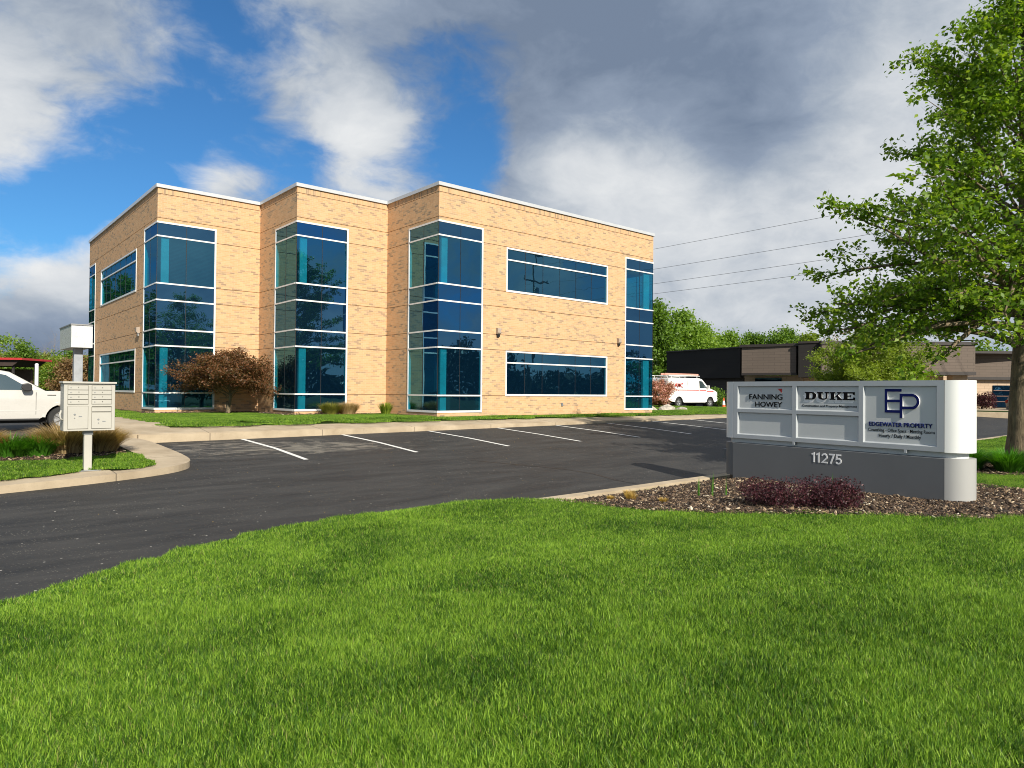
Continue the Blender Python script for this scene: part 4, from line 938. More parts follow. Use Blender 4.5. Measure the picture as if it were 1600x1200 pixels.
for z in (.35, .75, 1.15): wl('window_rail', (34.9, 50.58), (40, 50.10), z, z+.05, simple('rail', (.16, .09, .07), .5), .03, bb)
mb = MB()
R0 = [camp(*p, 0)-bpos for p in ((13.6, 61.2), (17.7, 54.), (21.9, 50.2), (32.4, 49.5), (46, 49.9), (60, 75), (20, 85))]
mb.add([(p.x, p.y, 3.9) for p in R0], [tuple(range(7))]); mb.build('roof', M_trim, bb, fix=False)
# cone, post, bollard like sign post, shelter
def cone(loc):
    t_ = empty('traffic_cone', loc, label='orange traffic cone with white band at the edge of the far lawn', cat='traffic cone')
    mb = MB(); mb.lathe([(.13, .03), (.045, .60), (.035, .70), (0, .70)], n=20); c = sharp(mb.build('cone_body', simple('cone_orange', (.75, .12, .03), .5), t_), 40)
    mb = MB(); mb.lathe([(.100, .24), (.064, .50)], n=20); mb.build('reflective_band', M_letter, c, smooth=True)
    mb = MB(); mb.box((-.19, -.19, 0), (.19, .19, .035)); mb.build('cone_foot', simple('cone_orange2', (.7, .11, .03), .5), t_, bevel=.01)
c_ = pxat(1131, 46., 0); cone((c_.x, c_.y, -.20))
c_ = pxat(57, 38., 0)
mb = MB(); mb.prism([(.09*math.cos(q), .09*math.sin(q)) for q in np.linspace(0, 2*math.pi, 13)[:-1]], -.7, 2.0); mb.lathe([(.095, 1.98), (.09, 2.03), (.05, 2.07), (0, 2.08)], n=12)
o = mb.build('marker_post', M_white, label='slim white post standing behind the pickup truck', cat='post'); o.location = (c_.x, c_.y, 0)
sh = pxat(8, 62., -.4)
she = empty('shelter', (sh.x, sh.y, -.5), R(-38), label='small open shelter with red roof edge beyond the pickup', cat='shelter')
mb = MB(); mb.box((-3.6, -2, 3.62), (2.7, 2.2, 3.80)); mb.build('roof', simple('shelter_red', (.42, .03, .03), .5), she)
mb = MB(); mb.prism([(-3.3, 3.62), (2.4, 3.62), (1.7, 3.1), (-2.6, 3.1)], -1.7, 1.9, lambda a, b, d: (a, d, b)); mb.build('soffit', simple('shelter_dark', (.04, .025, .02), .7), she)
for x in (-2.0, 1.6):
    for y in (-1.4, 1.6): mb = MB(); mb.box((x-.08, y-.08, 0), (x+.08, y+.08, 3.12)); mb.build('post', M_trim, she)
mb = MB(); mb.box((-2.0, -1.45, 2.1), (1.6, -1.35, 2.22)); mb.build('red_rail', simple('shelter_red2', (.42, .03, .03), .5), she)
mb = MB(); mb.box((-1.9, 1.2, 0), (1.5, 1.5, 2.9)); mb.build('back_panel', simple('shelter_brown', (.09, .055, .04), .8), she)
# ------------------------------------------------------------------ UTILITY POLE AND WIRES
XW = 38.
pole = empty('utility_pole', (XW, -37, -1.2), label='wooden utility pole with crossarms beside the road, seen mirrored in the windows', cat='utility pole')
mb = MB(); mb.tube([(0, 0, -.5), (0, 0, 18)], [.19, .12], 12); mb.build('pole', M_bark, pole, smooth=True)
for z, w_ in ((17.2, 1.2), (14.2, 1.7)):
    mb = MB(); mb.box((-w_, -.07, z-.08), (w_, .07, z+.08)); c = mb.build('crossarm', M_bark, pole)
    for x in (-w_+.1, 0, w_-.1): mb = MB(); mb.lathe([(.04, z+.08), (.08, z+.2), (.05, z+.32), (0, z+.34)], (x, 0, 0), 10); mb.build('insulator', M_steel, c)
mb = MB(); mb.lathe([(0, 12.4), (.28, 12.45), (.28, 13.5), (0, 13.55)], (.5, 0, 0), 14); mb.build('transformer', M_steel, pole, smooth=True)
M_wire = simple('wire', (.05, .05, .055), .6)
for i, (dx, z0) in enumerate(((0., 14.15), (-1., 12.05), (0.2, 10.95), (.4, 10.05))):
    pts = [(XW+dx, y, z0+.35*((y-20)/57)**2*1.2+(0 if y < 20 else .0)) for y in np.linspace(-37, 95, 40)]
    mb = MB(); mb.tube(pts, .014, 5)
    mb.build('power_line', M_wire, label=['topmost', 'second highest', 'third highest', 'lowest'][i]+' of the four overhead wires above the brown building', cat='power line', group='overhead wires')
# ------------------------------------------------------------------ TREES
def limb(p0, az, el0, L, r0, n=9, curl=.35, wob=.12, lift=0.):
    pts = [Vector(p0)]; rad = [r0]; d = Vector((math.cos(az)*math.cos(el0), math.sin(az)*math.cos(el0), math.sin(el0)))
    for i in range(n):
        d = (d+Vector((random.gauss(0, wob), random.gauss(0, wob), random.gauss(0, wob)+lift))).normalized()
        pts.append(pts[-1]+d*L/n); rad.append(r0*(1-.85*(i+1)/n))
    return pts, rad
def grow(name, base, trunk, prof, nl, r_t, leafm, leaf, per, lsp, barkm=None, zlo=.1, sub=9, label=None, cat='tree', group=None, az0=0., droop=.3, flat=.3, gap=.0, extra=(), el=(.05, .9), lean=(0, 0), rootflare=1.5, twl=.28, leafpart='crown'):
    """trunk height, prof: [(z, radius)] crown profile; limbs follow it and carry leaf clusters"""
    root = empty(name, base, label=label, cat=cat, group=group)
    H_ = trunk; mb = MB(); tp = [Vector((lean[0]*q+.05*math.sin(q*5)*min(1, q*3), lean[1]*q+.05*math.cos(q*4+1)*min(1, q*3)-.05*math.cos(1)*min(1,q*3), H_*q-.15*(q == 0))) for q in np.linspace(0, 1, 14)]
    tr = [r_t*(rootflare if i == 0 else (1+(rootflare-1)*.25 if i == 1 and H_ < 6 else 1))*(1-.9*(i/13)**1.1) for i in range(14)]
    if rootflare > 1: tp.insert(1, Vector((0, 0, .12))); tr.insert(1, r_t*(1+(rootflare-1)*.5)); tp.insert(2, Vector((0, 0, .45))); tr.insert(2, r_t*1.06)
    mb.tube(tp, tr, 14)
    def tpos(z):
        for a, b in zip(tp[:-1], tp[1:]):
            if a.z <= z <= b.z: return a.lerp(b, (z-a.z)/(b.z-a.z+1e-9))
        return tp[-1]
    pz = [p[0] for p in prof]; pr = [p[1] for p in prof]; C = []
    zmin, zmax = prof[0][0], prof[-1][0]
    jobs = [(zmin+(zmax-zmin)*((i+.5)/nl)**.9, az0+i*2.39996+random.gauss(0, .2), None) for i in range(nl)]+list(extra)
    for z, az, L in jobs:
        q = (z-zmin)/(zmax-zmin); rr = np.interp(z, pz, pr)*random.uniform(.82, 1.08) if L is None else L
        e = el[0]+(el[1]-el[0])*q+random.gauss(0, .08)
        zs = max(H_*zlo, z-rr*math.tan(e)*.9); zs = min(zs, H_*.97)
        L_ = math.hypot(rr, (z-zs)); 
        e0 = math.atan2(z-zs, rr)+.25
        pts, rad = limb(tpos(zs), az, e0, L_*1.03, max(.012, r_t*.30*(1-.7*q)*min(1, .45+rr/8)), 9, wob=.10, lift=-.055)
        mb.tube(pts, rad, 7, cap=False)
        for j in range(sub):
            u_ = .28+.72*(j+random.random())/sub; k = u_*9; i0 = min(8, int(k)); p = pts[i0].lerp(pts[i0+1], k-i0)
            sl_ = (L_*twl*(1.15-u_*.65))*random.uniform(.6, 1.2)+.15
            a2 = az+random.choice((-1, 1))*random.uniform(.4, 1.3); 
            p2, r2_ = limb(p, a2, random.uniform(-.1, .75), sl_, max(.006, rad[i0]*.45), 4, wob=.22, lift=.02)
            mb.tube(p2, r2_, 4, cap=False)
            for c in range(max(2, int(per*sl_/ (.25*L_+.3)))):
                kk = random.uniform(.15, 1.)*4; i1 = min(3, int(kk)); C.append(tuple(p2[i1].lerp(p2[i1+1], kk-i1)))
        for c in range(int(per*1.2)):
            kk = random.uniform(.55, 1.0)*9; i1 = min(8, int(kk)); C.append(tuple(pts[i1].lerp(pts[i1+1], kk-i1)))
    w_ = mb.build('trunk', barkm or M_bark, root, smooth=True, fix=False)
    if leafm:
        C = np.array(C); n = len(C)
        lc = np.repeat(C, lsp[0], 0)+rng.normal(size=(n*lsp[0], 3))*lsp[1]*np.array([1, 1, .7])
        lc = lc[lc[:, 2] > .15]
        V, F, rn = leafmesh(lc, leaf, flat=flat, droop=droop)
        npmesh(leafpart, V, F, leafm, root, attr=rn)
    return root
# the young maple on the right, its trunk at the right edge of the picture
zt = float(LAWN(TREE.x, TREE.y))
grow('maple_tree', (TREE.x, TREE.y, zt), 9.7, [(2.9, 4.0), (3.4, 4.7), (3.8, 4.1), (4.2, 4.1), (4.9, 4.6), (5.4, 4.2), (5.8, 3.4), (6.3, 2.8), (6.8, 2.9), (7.4, 2.95), (8.1, 2.6), (9.0, 2.5), (9.7, 1.7), (10.4, .5)], 66, .29, M_maple, .12, 7, (14, .12), zlo=.17, sub=10,
     label='large leafy maple with spreading tiers of branches at the right edge of the lawn', el=(.02, .95), twl=.25, droop=.6,
     extra=[(3.5, R(d), L) for d, L in ((178, 4.6), (160, 4.6), (196, 4.4), (140, 4.2))]+[(5.0, R(d), L) for d, L in ((170, 4.7), (148, 4.5), (188, 4.6), (128, 4.3))]+[(3.2, R(d), L) for d, L in ((120, 4.2), (168, 4.5), (152, 4.5))]+[(8.9, R(d), L) for d, L in ((150, 2.6), (180, 2.4))])
# another tree behind the camera, seen mirrored in the left bay
grow('maple_tree', (5.5, -37., -1.0), 10.5, [(2.2, 3), (4, 4.), (6, 3.8), (8, 2.8), (10.8, .6)], 30, .22, M_maple, .16, 7, (10, .25), sub=7, label='broad maple on the lawn behind the viewpoint, mirrored in the left bay glass')
# small pear tree before the brown building
pp = pxat(1362, 40., 0); grow('ornamental_tree', (pp.x, pp.y, -.25), 4.4, [(1.3, 2.4), (1.9, 3.35), (2.7, 3.3), (3.6, 2.7), (4.3, 1.6), (4.7, .5)], 54, .12, M_yellowg, .12, 9, (20, .17), sub=8, zlo=.08, label='rounded yellow green ornamental tree in front of the brown building', el=(.3, 1.1))
# japanese maple by the left bay
jp = Vector((-5.35, 5.55, -.14)); grow('japanese_maple', tuple(jp), 1.7, [(1.1, 1.6), (1.3, 1.95), (1.6, 1.75), (1.9, 1.2), (2.15, .4)], 56, .07, M_jmaple, .07, 9, (12, .10), sub=7, zlo=.05, label='low spreading red leaved maple beside the left bay window', cat='shrub', el=(.15, .9), droop=.8)
pk = pxat(1030, 44., 0); grow('flowering_tree', (pk.x, pk.y, -.25), 2.0, [(.4, .6), (.9, 1.05), (1.4, 1.0), (1.8, .4)], 22, .05, M_pink, .10, 7, (9, .12), sub=7, zlo=.05, label='small pink blossoming tree behind the right end of the office', cat='tree', el=(.4, 1.1))
# left tree whose branch tips enter the picture
lt_ = pxat(-104, 24., 0); grow('crab_apple_tree', (lt_.x, lt_.y, -.5), 3.9, [(1.9, 1.5), (2.6, 2.2), (3.2, 2.2), (3.9, 1.3), (4.4, .5)], 32, .11, M_spring, .10, 8, (10, .14), sub=8, zlo=.2, label='leafy tree reaching in from the left edge of the picture', el=(.2, 1.0))
# background trees: compact crowns
def bgtree(name, loc, h, r_, leafm, label, group, n=900, leaf=.5, barkm=None, zl=.18, dens=1.):
    return grow(name, loc, h*.93, [(h*zl, r_*.75), (h*.38, r_), (h*.62, r_*.95), (h*.85, r_*.6), (h*1.0, r_*.18)], n, max(.12, h*.016), leafm, leaf, 5, (max(1, int(9*dens)), r_*.12), barkm=barkm, sub=6, zlo=.12, label=label, group=group, el=(.25, 1.15), twl=.34, flat=.1, droop=.1)
GR = 'row of trees behind the brown building'
T = []
spec = [(1022, 74, 10.8, 3.4, M_green, 'tall mid green tree right beside the office corner'), (1062, 80, 10.6, 4.0, M_spring, 'bright green tree second from the office corner'), (1098, 88, 9.6, 4.0, M_spring, 'light green tree above the left end of the dark wing'),
        (1135, 92, 9.3, 4.2, M_spring, 'rounded light green tree above the middle of the dark wing'), (1178, 92, 9.2, 3.6, M_green, 'green tree above the first brown fascia'), (1221, 90, 9.6, 3.6, M_green, 'darkest round green tree in the row'),
        (1262, 95, 9.5, 3.8, M_yellowg, 'pale yellow green tree above the black panel'), (1303, 98, 9.4, 4.0, M_rust, 'sparse pinkish tree above the ornamental tree'), (1350, 95, 8.9, 4.0, M_yellowg, 'yellowish tree behind the middle of the brown building'), (1410, 96, 8.3, 4., M_spring, 'light green tree behind the ornamental tree'),
        (1470, 96, 7.8, 4., M_green, 'green treetop behind the long brown fascia'), (1540, 96, 7.8, 4., M_green, 'green treetop behind the lower right roof')]
for i, (a, dep, h, r_, m, lb_) in enumerate(spec):
    p = pxat(a, dep, -.6); bgtree('tree', tuple(p), h, r_, m, lb_, GR, n=38, leaf=.34 if i != 7 else .2, dens=1.5 if i != 7 else .9)
GL = 'trees beyond the left lot'
spec = [(-110, 60, 6.6, 3.4, M_green, 'dense green tree far left beyond the lot'), (-60, 66, 5.2, 3.2, M_yellowg, 'yellowish tree left of the red shelter'), (8, 95, 6.2, 4.0, M_brush, 'olive tree behind the red shelter'), (34, 82, 6.3, 3.2, M_green, 'round green tree just right of the red shelter'), (62, 88, 5.6, 3.4, M_brush, 'olive brush tree behind the white post'),
        (84, 84, 5.0, 3.2, M_yellowg, 'yellow green brush tree left of the canopy'), (104, 88, 6.0, 3.4, M_green, 'green tree behind the canopy post'), (118, 80, 4.8, 3.0, M_rust, 'rust coloured brush tree beside the canopy post'), (142, 96, 5.8, 3.4, M_brush, 'olive tree between canopy post and office'), (170, 100, 5.6, 3.6, M_green, 'green tree hidden behind the office corner')]
for i, (a, dep, h, r_, m, lb_) in enumerate(spec):
    p = pxat(a, dep, -.7); bgtree('tree', tuple(p), h, r_, m, lb_, GL, n=30, leaf=.26, dens=1.5, zl=.1)
for a, dep, h, lb_ in ((47, 98, 8.2, 'slender bare tree rising left of the white post'), (84, 92, 9.4, 'tall bare tree between the shelter and the canopy'), (97, 99, 8.6, 'bare tree just left of the canopy box'), (70, 100, 8.4, 'bare tree above the white post')):
    p = pxat(a, dep, -.7); grow('bare_tree', tuple(p), h*.9, [(h*.3, 1.6), (h*.6, 2.3), (h*.85, 1.6), (h, .4)], 26, .10, None, 0, 2, (1, .1), barkm=M_paletwig, sub=7, zlo=.15, label=lb_, group='bare trees beyond the left lot', el=(.7, 1.3), twl=.4)
# trees along the road to the left, mirrored in the left windows
for i in range(7):
    p = Vector((-13-3.6*i, 74-4*(i % 2), -.7)); bgtree('tree', tuple(p), 12.5+1.2*(i % 3), 4.2, M_green if i % 2 else M_spring, ['first', 'second', 'third', 'fourth', 'fifth', 'sixth', 'seventh'][i]+' tree counted from the office of the row mirrored in its left windows', 'row of trees northwest of the office', n=22, leaf=.4, dens=1.2)
# far-off wood across the road behind the viewpoint, mirrored low in the glass
n_ = 46000; u_ = rng.random(n_); wx = -60+230*u_; hh = 8+2.5*np.sin(wx*.11)+1.5*np.sin(wx*.37+1)+1.2*np.sin(wx*.9)
wz = hh*rng.random(n_)**.8; V, F, rn = leafmesh(np.stack([wx, -92+rng.normal(0, 2.2, n_)+8*np.sin(wx*.05), wz-1.3], 1), .9)
npmesh('distant_woods', V, F, M_wood, attr=rn, label='dark far-off belt of woodland across the road behind the viewpoint', cat='woodland', kind='stuff')
# ------------------------------------------------------------------ SHRUBS AND TUFTS
def tuft(name, loc, r_, h, nb, m, label, cat, wd=.012, arch_=.7, group=None, segs=4, spread=1., base_=.45):
    n = nb; az = rng.uniform(0, 2*np.pi, n); q = np.sqrt(rng.random(n)); rr = q*r_*base_; L = h*rng.uniform(.65, 1.15, n)
    out = (.15+.85*q)*arch_*spread; V = []; k = segs
    ca, sa = np.cos(az), np.sin(az); base = np.stack([rr*ca, rr*sa, np.zeros(n)], 1); side = np.stack([-sa, ca, np.zeros(n)], 1)
    rows = []
    for i in range(k+1):
        u_ = i/k; hor = out*r_*(u_**1.5)*.9; zz = L*(u_*1.25-.45*out*u_**2.6); 
        c = base+np.stack([ca*hor, sa*hor, zz], 1); w_ = wd*(1-u_)**.6+.0008
        rows += [c-side*w_/2, c+side*w_/2]
    V = np.stack(rows, 1).reshape(-1, 3); b = np.arange(n)[:, None]*(2*(k+1))
    F = np.concatenate([b+np.array([[2*i, 2*i+1, 2*i+3, 2*i+2]]) for i in range(k)], 0)
    o = npmesh(name, V, F, m, attr=np.tile(rng.random(n), k), label=label, cat=cat, group=group); o.location = loc; return o
def bush(name, loc, r_, h, nl, m, leaf, label, cat='shrub', group=None, tw=None, squash=1., part='foliage'):
    root = empty(name, loc, label=label, cat=cat, group=group)
    lobes = [(random.uniform(-.55, .55)*r_, random.uniform(-.55, .55)*r_*squash, random.uniform(.25, .62)*h, random.uniform(.42, .62)*r_, random.uniform(.30, .45)*h) for _ in range(11)]
    mb = MB()
    for lx, ly, lz, a, b in lobes:
        mb.tube([(lx*.15, ly*.15, 0), (lx*.6, ly*.6, lz*.6), (lx, ly, lz+b*.6)], [.014, .009, .004], 5)
    mb.build('stem', tw or M_twig, root)
    pr = []
    for lx, ly, lz, a, b in lobes:
        k = nl//11; d = rng.normal(size=(k, 3)); d /= np.linalg.norm(d, axis=1, keepdims=True); rad = rng.uniform(.55, 1.06, (k, 1)) ** .6
        pr.append(np.array([lx, ly, lz])+d*rad*np.array([a, a*squash, b]))
    C = np.concatenate(pr); C = C[C[:, 2] > .01]; V, F, rn = leafmesh(C, leaf, flat=.2)
    npmesh(part, V, F, m, root, attr=rn); return root
ix = lambda a, b: float(ISL(np.array([a]), np.array([b]))[0])
for a, b, r_, h, nm in ((-11.72, -4.3, .52, .62, 'tan clump of dry ornamental grass directly behind the mailbox'), (-11.15, -4.1, .48, .56, 'tan clump of dry ornamental grass right behind the mailbox post, half in its shadow'), (-13.15, -4.2, .46, .60, 'tan dry grass clump cut by the left edge of the picture')):
    tuft('ornamental_grass', (a, b, ix(a, b)), r_, h*.86, 2300, M_tan, nm, 'ornamental grass', wd=.019, arch_=1.15, base_=.75, group='dry grass clumps on the island')
for a, b in ((-12.22, -4.55), (-12.62, -4.5)):
    tuft('daylily', (a, b, ix(a, b)), 0.42, .38, 420, M_lily, 'right half of the bright green strappy lily clump left of the mailbox' if a > -12.4 else 'left half of the bright green strappy lily clump left of the mailbox', 'plant', wd=.032, arch_=1.15, base_=.6, group='daylily clumps on the island')
tuft('ornamental_grass', (-14.6, -4.3, ix(-14.6, -4.3)), .5, .5, 2500, M_tan, 'dry grass clump outside the left edge', 'ornamental grass', wd=.007, group='dry grass clumps on the island')
# by the building
for a, b, r_, h, m, nm, nb, wd in ((-1.9, 3.0, .55, .42, M_tan, 'pale wispy grass clump below the middle bay', 1500, .012), (-2.6, 3.0, .5, .40, M_brush, 'grey green grass clump at the right foot of the middle bay window', 1500, .012), (-.55, 2.6, .35, .42, M_yellowg, 'small yellow green tuft in the inner corner left of the right bay', 500, .02)):
    tuft('grass_clump', (a, b, -.14), r_, h, nb, m, nm, 'ornamental grass', wd=wd, group='grass clumps along the office wall')
# purple barberry in front of the sign
bx_, by_ = -4.12, -15.55; bz_ = float(LAWN(bx_, by_))+.02
bush('barberry_bush', (bx_-.22, by_+.26, bz_), .58, .42, 6000, M_purple, .030, 'dark purple leaved bush in the mulch before the sign', group=None)
bush('barberry_bush', (bx_+.16, by_-.20, bz_), .50, .46, 6000, M_purple, .030, 'smaller right hand dark purple bush touching the first before the sign')
for i, (a, b, s_) in enumerate(((-5.5, -13.4, .10), (-5.2, -13.1, .09), (-5.35, -13.9, .07), (-3.55, -15.75, .09), (-5.75, -13.2, .06))):
    tuft('dry_weed', (a, b, float(LAWN(a, b))+.02), s_*1.4, s_*1.1, 260, M_straw, ['straw coloured weed clump left of the purple bushes', 'straw coloured weed clump farthest back in the mulch', 'small dry weed by the lawn edge left of the purple bushes', 'yellow dry weed in front of the charcoal sign base', 'smallest dry weed near the lawn tip'][i], 'weed', wd=.006, group='dry weeds in the mulch')
for i, (a, b) in enumerate(((-4.3, -14.05), (-4.15, -14.2), (-3.4, -15.55), (-4.45, -13.9))):
    tuft('green_weed', (a, b, float(LAWN(a, b))+.02), .05, .34-.05*(i % 2), 9, M_lily, ['thin green stalk against the sign base', 'tallest thin green stalk against the sign base', 'thin green stalk right of the purple bushes', 'leftmost thin green stalk before the sign'][i], 'weed', wd=.008, arch_=.3, group='thin green stalks by the sign')
# hosta / lily clumps under the maple
for i, (a, b) in enumerate(((3.35, -16.1), (3.75, -16.9), (4.2, -17.5), (3.25, -15.4), (4.7, -17.9))):
    tuft('daylily', (a, b, float(LAWN(a, b))+.03), .5, .46, 750, M_lily, ['front left', 'middle', 'front right', 'rearmost', 'rightmost'][i]+' green lily clump at the foot of the maple', 'plant', wd=.024, arch_=1.05, group='lily clumps under the maple')
p = pxat(1532, 48.3, -.1); bush('round_bush', tuple(p), .95, 1.25, 3500, M_purple, .10, 'dark red rounded bush against the beige wall')
for a, dep, r_, h, lb_ in ((1121, 52, .9, 1.5, 'dark green shrub between the van and the cone'), (1340, 46, 1., 1.0, 'green shrub behind the sign')):
    p = pxat(a, dep, -.2); bush('green_bush', tuple(p), r_, h, 2600, M_green, .11, lb_)
# tree line and brush low strip at far left, and boulders at the office corner
M_rock = simple('boulder', (.42, .38, .32), .9, 0, .3, 5., .6, 30)
for i, (a, b, s_) in enumerate(((14.6, 2.2, .35), (15.5, 2.0, .28), (16.4, 2.4, .4), (15.1, 2.9, .3), (17.2, 2.1, .25), (13.6, 2.4, .22))):
    mb = MB(); bm = bmesh.new(); bmesh.ops.create_icosphere(bm, subdivisions=2, radius=1)
    for v in bm.verts: v.co *= random.uniform(.8, 1.1)
    me = bpy.data.meshes.new('boulder'); bm.to_mesh(me); bm.free(); me.materials.append(M_rock); o = bpy.data.objects.new('boulder', me); COL.objects.link(o); o.location = (a, b, -.1); o.scale = (s_*1.2, s_, s_*.7); o.rotation_euler = (0, 0, i*1.3)
    tag(o, 'pale boulder in the bed beside the right end of the office', 'rock', 'boulders beside the office')
bush('low_shrub', (14.0, 3.2, -.14), .8, .6, 1500, M_yellowg, .07, 'low yellow green shrub behind the boulders')
# ------------------------------------------------------------------ LAWN BLADES (stuff)
def blade_patch(name, rad, n, hgt, wd, segs, lean=.35):
    q = np.sqrt(rng.random(n))*rad; a = rng.uniform(0, 2*np.pi, n); x, y = q*np.cos(a), q*np.sin(a)
    az = rng.uniform(0, 2*np.pi, n); L = hgt*rng.uniform(.5, 1.15, n); ln = np.abs(rng.normal(0, lean, n))+.08
    ca, sa = np.cos(az), np.sin(az); f = az+rng.normal(0, .8, n)+np.pi/2; side = np.stack([np.cos(f), np.sin(f), 0*f], 1); rows = []
    for i in range(segs):
        u_ = i/segs; hor = L*ln*u_**1.7; c = np.stack([x+ca*hor, y+sa*hor, L*u_*(1-.25*ln*u_)], 1); w_ = (wd*rng.uniform(.7, 1.2, n)*(1-.45*u_))[:, None] if i == 0 else w0*(1-.35*u_)
        if i == 0: w0 = w_
        rows += [c-side*w_/2, c+side*w_/2]
    rows.append(np.stack([x+ca*L*ln, y+sa*L*ln, L*(1-.25*ln)], 1)); k = 2*segs+1
    V = np.stack(rows, 1).reshape(-1, 3); b = np.arange(n)[:, None]*k; T_ = []
    for i in range(segs-1): T_ += [b+np.array([[2*i, 2*i+1, 2*i+3]]), b+np.array([[2*i, 2*i+3, 2*i+2]])]
    T_.append(b+np.array([[2*segs-2, 2*segs-1, 2*segs]])); F = np.concatenate(T_); rn = np.tile(rng.random(n), len(T_))
    me = bpy.data.meshes.new(name); me.vertices.add(len(V)); me.vertices.foreach_set('co', V.astype('f').ravel()); me.loops.add(F.size); me.loops.foreach_set('vertex_index', F.astype('i').ravel())
    me.polygons.add(len(F)); me.polygons.foreach_set('loop_start', np.arange(0, F.size, 3, dtype='i')); at = me.attributes.new('rnd', 'FLOAT', 'FACE'); at.data.foreach_set('value', rn.astype('f')); me.update(calc_edges=True); me.materials.append(M_blade); me.shade_smooth()
    return bpy.data.objects.new(name, me)
def scatter(name, pts, src, smin, smax, label, cat='grass', mats=None):
    n = len(pts); me = bpy.data.meshes.new(name); me.vertices.add(n); me.vertices.foreach_set('co', pts.astype('f').ravel()); 
    a = me.attributes.new('rz', 'FLOAT', 'POINT'); a.data.foreach_set('value', rng.uniform(0, 6.283, n).astype('f'))
    a = me.attributes.new('sc', 'FLOAT', 'POINT'); a.data.foreach_set('value', rng.uniform(smin, smax, n).astype('f'))
    o = bpy.data.objects.new(name, me); COL.objects.link(o); tag(o, label, cat, kind='stuff')
    ng = bpy.data.node_groups.new(name, 'GeometryNodeTree'); ng.interface.new_socket('Geometry', in_out='INPUT', socket_type='NodeSocketGeometry'); ng.interface.new_socket('Geometry', in_out='OUTPUT', socket_type='NodeSocketGeometry')
    N, L = ng.nodes, ng.links; gi = N.new('NodeGroupInput'); go = N.new('NodeGroupOutput'); ip = N.new('GeometryNodeInstanceOnPoints')
    ga = N.new('GeometryNodeInputNamedAttribute'); ga.data_type = 'FLOAT'; ga.inputs[0].default_value = 'rz'; gs = N.new('GeometryNodeInputNamedAttribute'); gs.data_type = 'FLOAT'; gs.inputs[0].default_value = 'sc'
    cx = N.new('ShaderNodeCombineXYZ'); L.new(ga.outputs[0], cx.inputs[2]); cs = N.new('ShaderNodeCombineXYZ')
    cs.inputs[0].default_value = cs.inputs[1].default_value = 1.; L.new(gs.outputs[0], cs.inputs[2])
    L.new(gi.outputs[0], ip.inputs['Points']); L.new(cx.outputs[0], ip.inputs['Rotation']); L.new(cs.outputs[0], ip.inputs['Scale'])
    if len(src) == 1:
        oi = N.new('GeometryNodeObjectInfo'); oi.inputs['Object'].default_value = src[0]; L.new(oi.outputs['Geometry'], ip.inputs['Instance'])
    else:
        gg = N.new('GeometryNodeGeometryToInstance')
        for s_ in src: oi = N.new('GeometryNodeObjectInfo'); oi.inputs['Object'].default_value = s_; L.new(oi.outputs['Geometry'], gg.inputs[0])
        L.new(gg.outputs[0], ip.inputs['Instance']); ip.inputs['Pick Instance'].default_value = True
    L.new(ip.outputs[0], go.inputs[0]); md = o.modifiers.new('g', 'NODES'); md.node_group = ng; return o
def visible_pts(poly, spacing, d0, d1, zf, margin=.10, avoid=(), amp=1.):
    xs_ = [p[0] for p in poly]; ys_ = [p[1] for p in poly]
    gx, gy = np.meshgrid(np.arange(max(min(xs_), -40), min(max(xs_), 45), spacing), np.arange(max(min(ys_), -40), min(max(ys_), 40), spacing)); x = gx.ravel()+rng.uniform(-.5, .5, gx.size)*spacing; y = gy.ravel()+rng.uniform(-.5, .5, gx.size)*spacing
    rx, ry = x-CAM.x, y-CAM.y; dep = rx*FWD.x+ry*FWD.y; lat = rx*RGT.x+ry*RGT.y
    k = (dep > d0) & (dep < d1) & (np.abs(lat) < dep*.76+.6); x, y = x[k], y[k]
    k = inpoly(x, y, poly)
    for a in avoid: k &= ~inpoly(x, y, a)
    x, y = x[k], y[k]; return np.stack([x, y, zf(x, y)], 1)
near = [blade_patch('p%d' % i, .17, 1150, .085, .0048, 3, .55) for i in range(3)]
mid = [blade_patch('q%d' % i, .26, 1400, .066, .0068, 2, .5) for i in range(3)]
far = [blade_patch('r%d' % i, .5, 2200, .060, .011, 1, .4) for i in range(2)]
AV = [MUL, TR]
LPI = [tuple(p) for p in EDGE[:-1]]+[(45, -12.35), (45, -40), (-30, -40)]
LPI = [(a+.03, b-.06) for a, b in LPI]; LPI[14] = (-5.9, -12.33)
scatter('lawn_grass', visible_pts(LPI, .125, 1.9, 5.6, LAWN, avoid=AV), near, .6, 1.15, 'bright green mown grass filling the foreground closest to the viewer')
scatter('lawn_grass', visible_pts(LPI, .19, 5.6, 10.5, LAWN, avoid=AV), mid, .55, 1.1, 'green grass of the front lawn up to the drive and mulch bed')
scatter('lawn_grass', visible_pts(LPI, .34, 10.5, 45, LAWN, avoid=AV), far, .6, 1.1, 'green grass between the sign and the maple, and beyond')
BL = [(-8.88, -.83), (PAD_E-.1, -.83), (PAD_E-.1, 21), (-6.5, 21), (-6.5, 16), (-8.88, 14)]
OFF = [(xB-.55, YF), (xB-.55, yB-.75), (xA-.6, yB-.75), (xA-.6, yA-.8), (-.5, yA-.8), (-.5, -.12), (XR+.15, -.12), (XR+.15, YF)]
scatter('office_grass', visible_pts(BL, .38, 5, 70, lambda x, y: padz(x, y)+.006, avoid=[OFF]), far, .55, 1.0, 'strip of short green grass along the front of the office')
scatter('island_grass', visible_pts([(a+(.05 if a < -11 else -.05), b+.05) for a, b in INN], .17, 5, 30, ISL, avoid=[BED]), mid, .5, .95, 'thin green grass on the island around the mailbox')
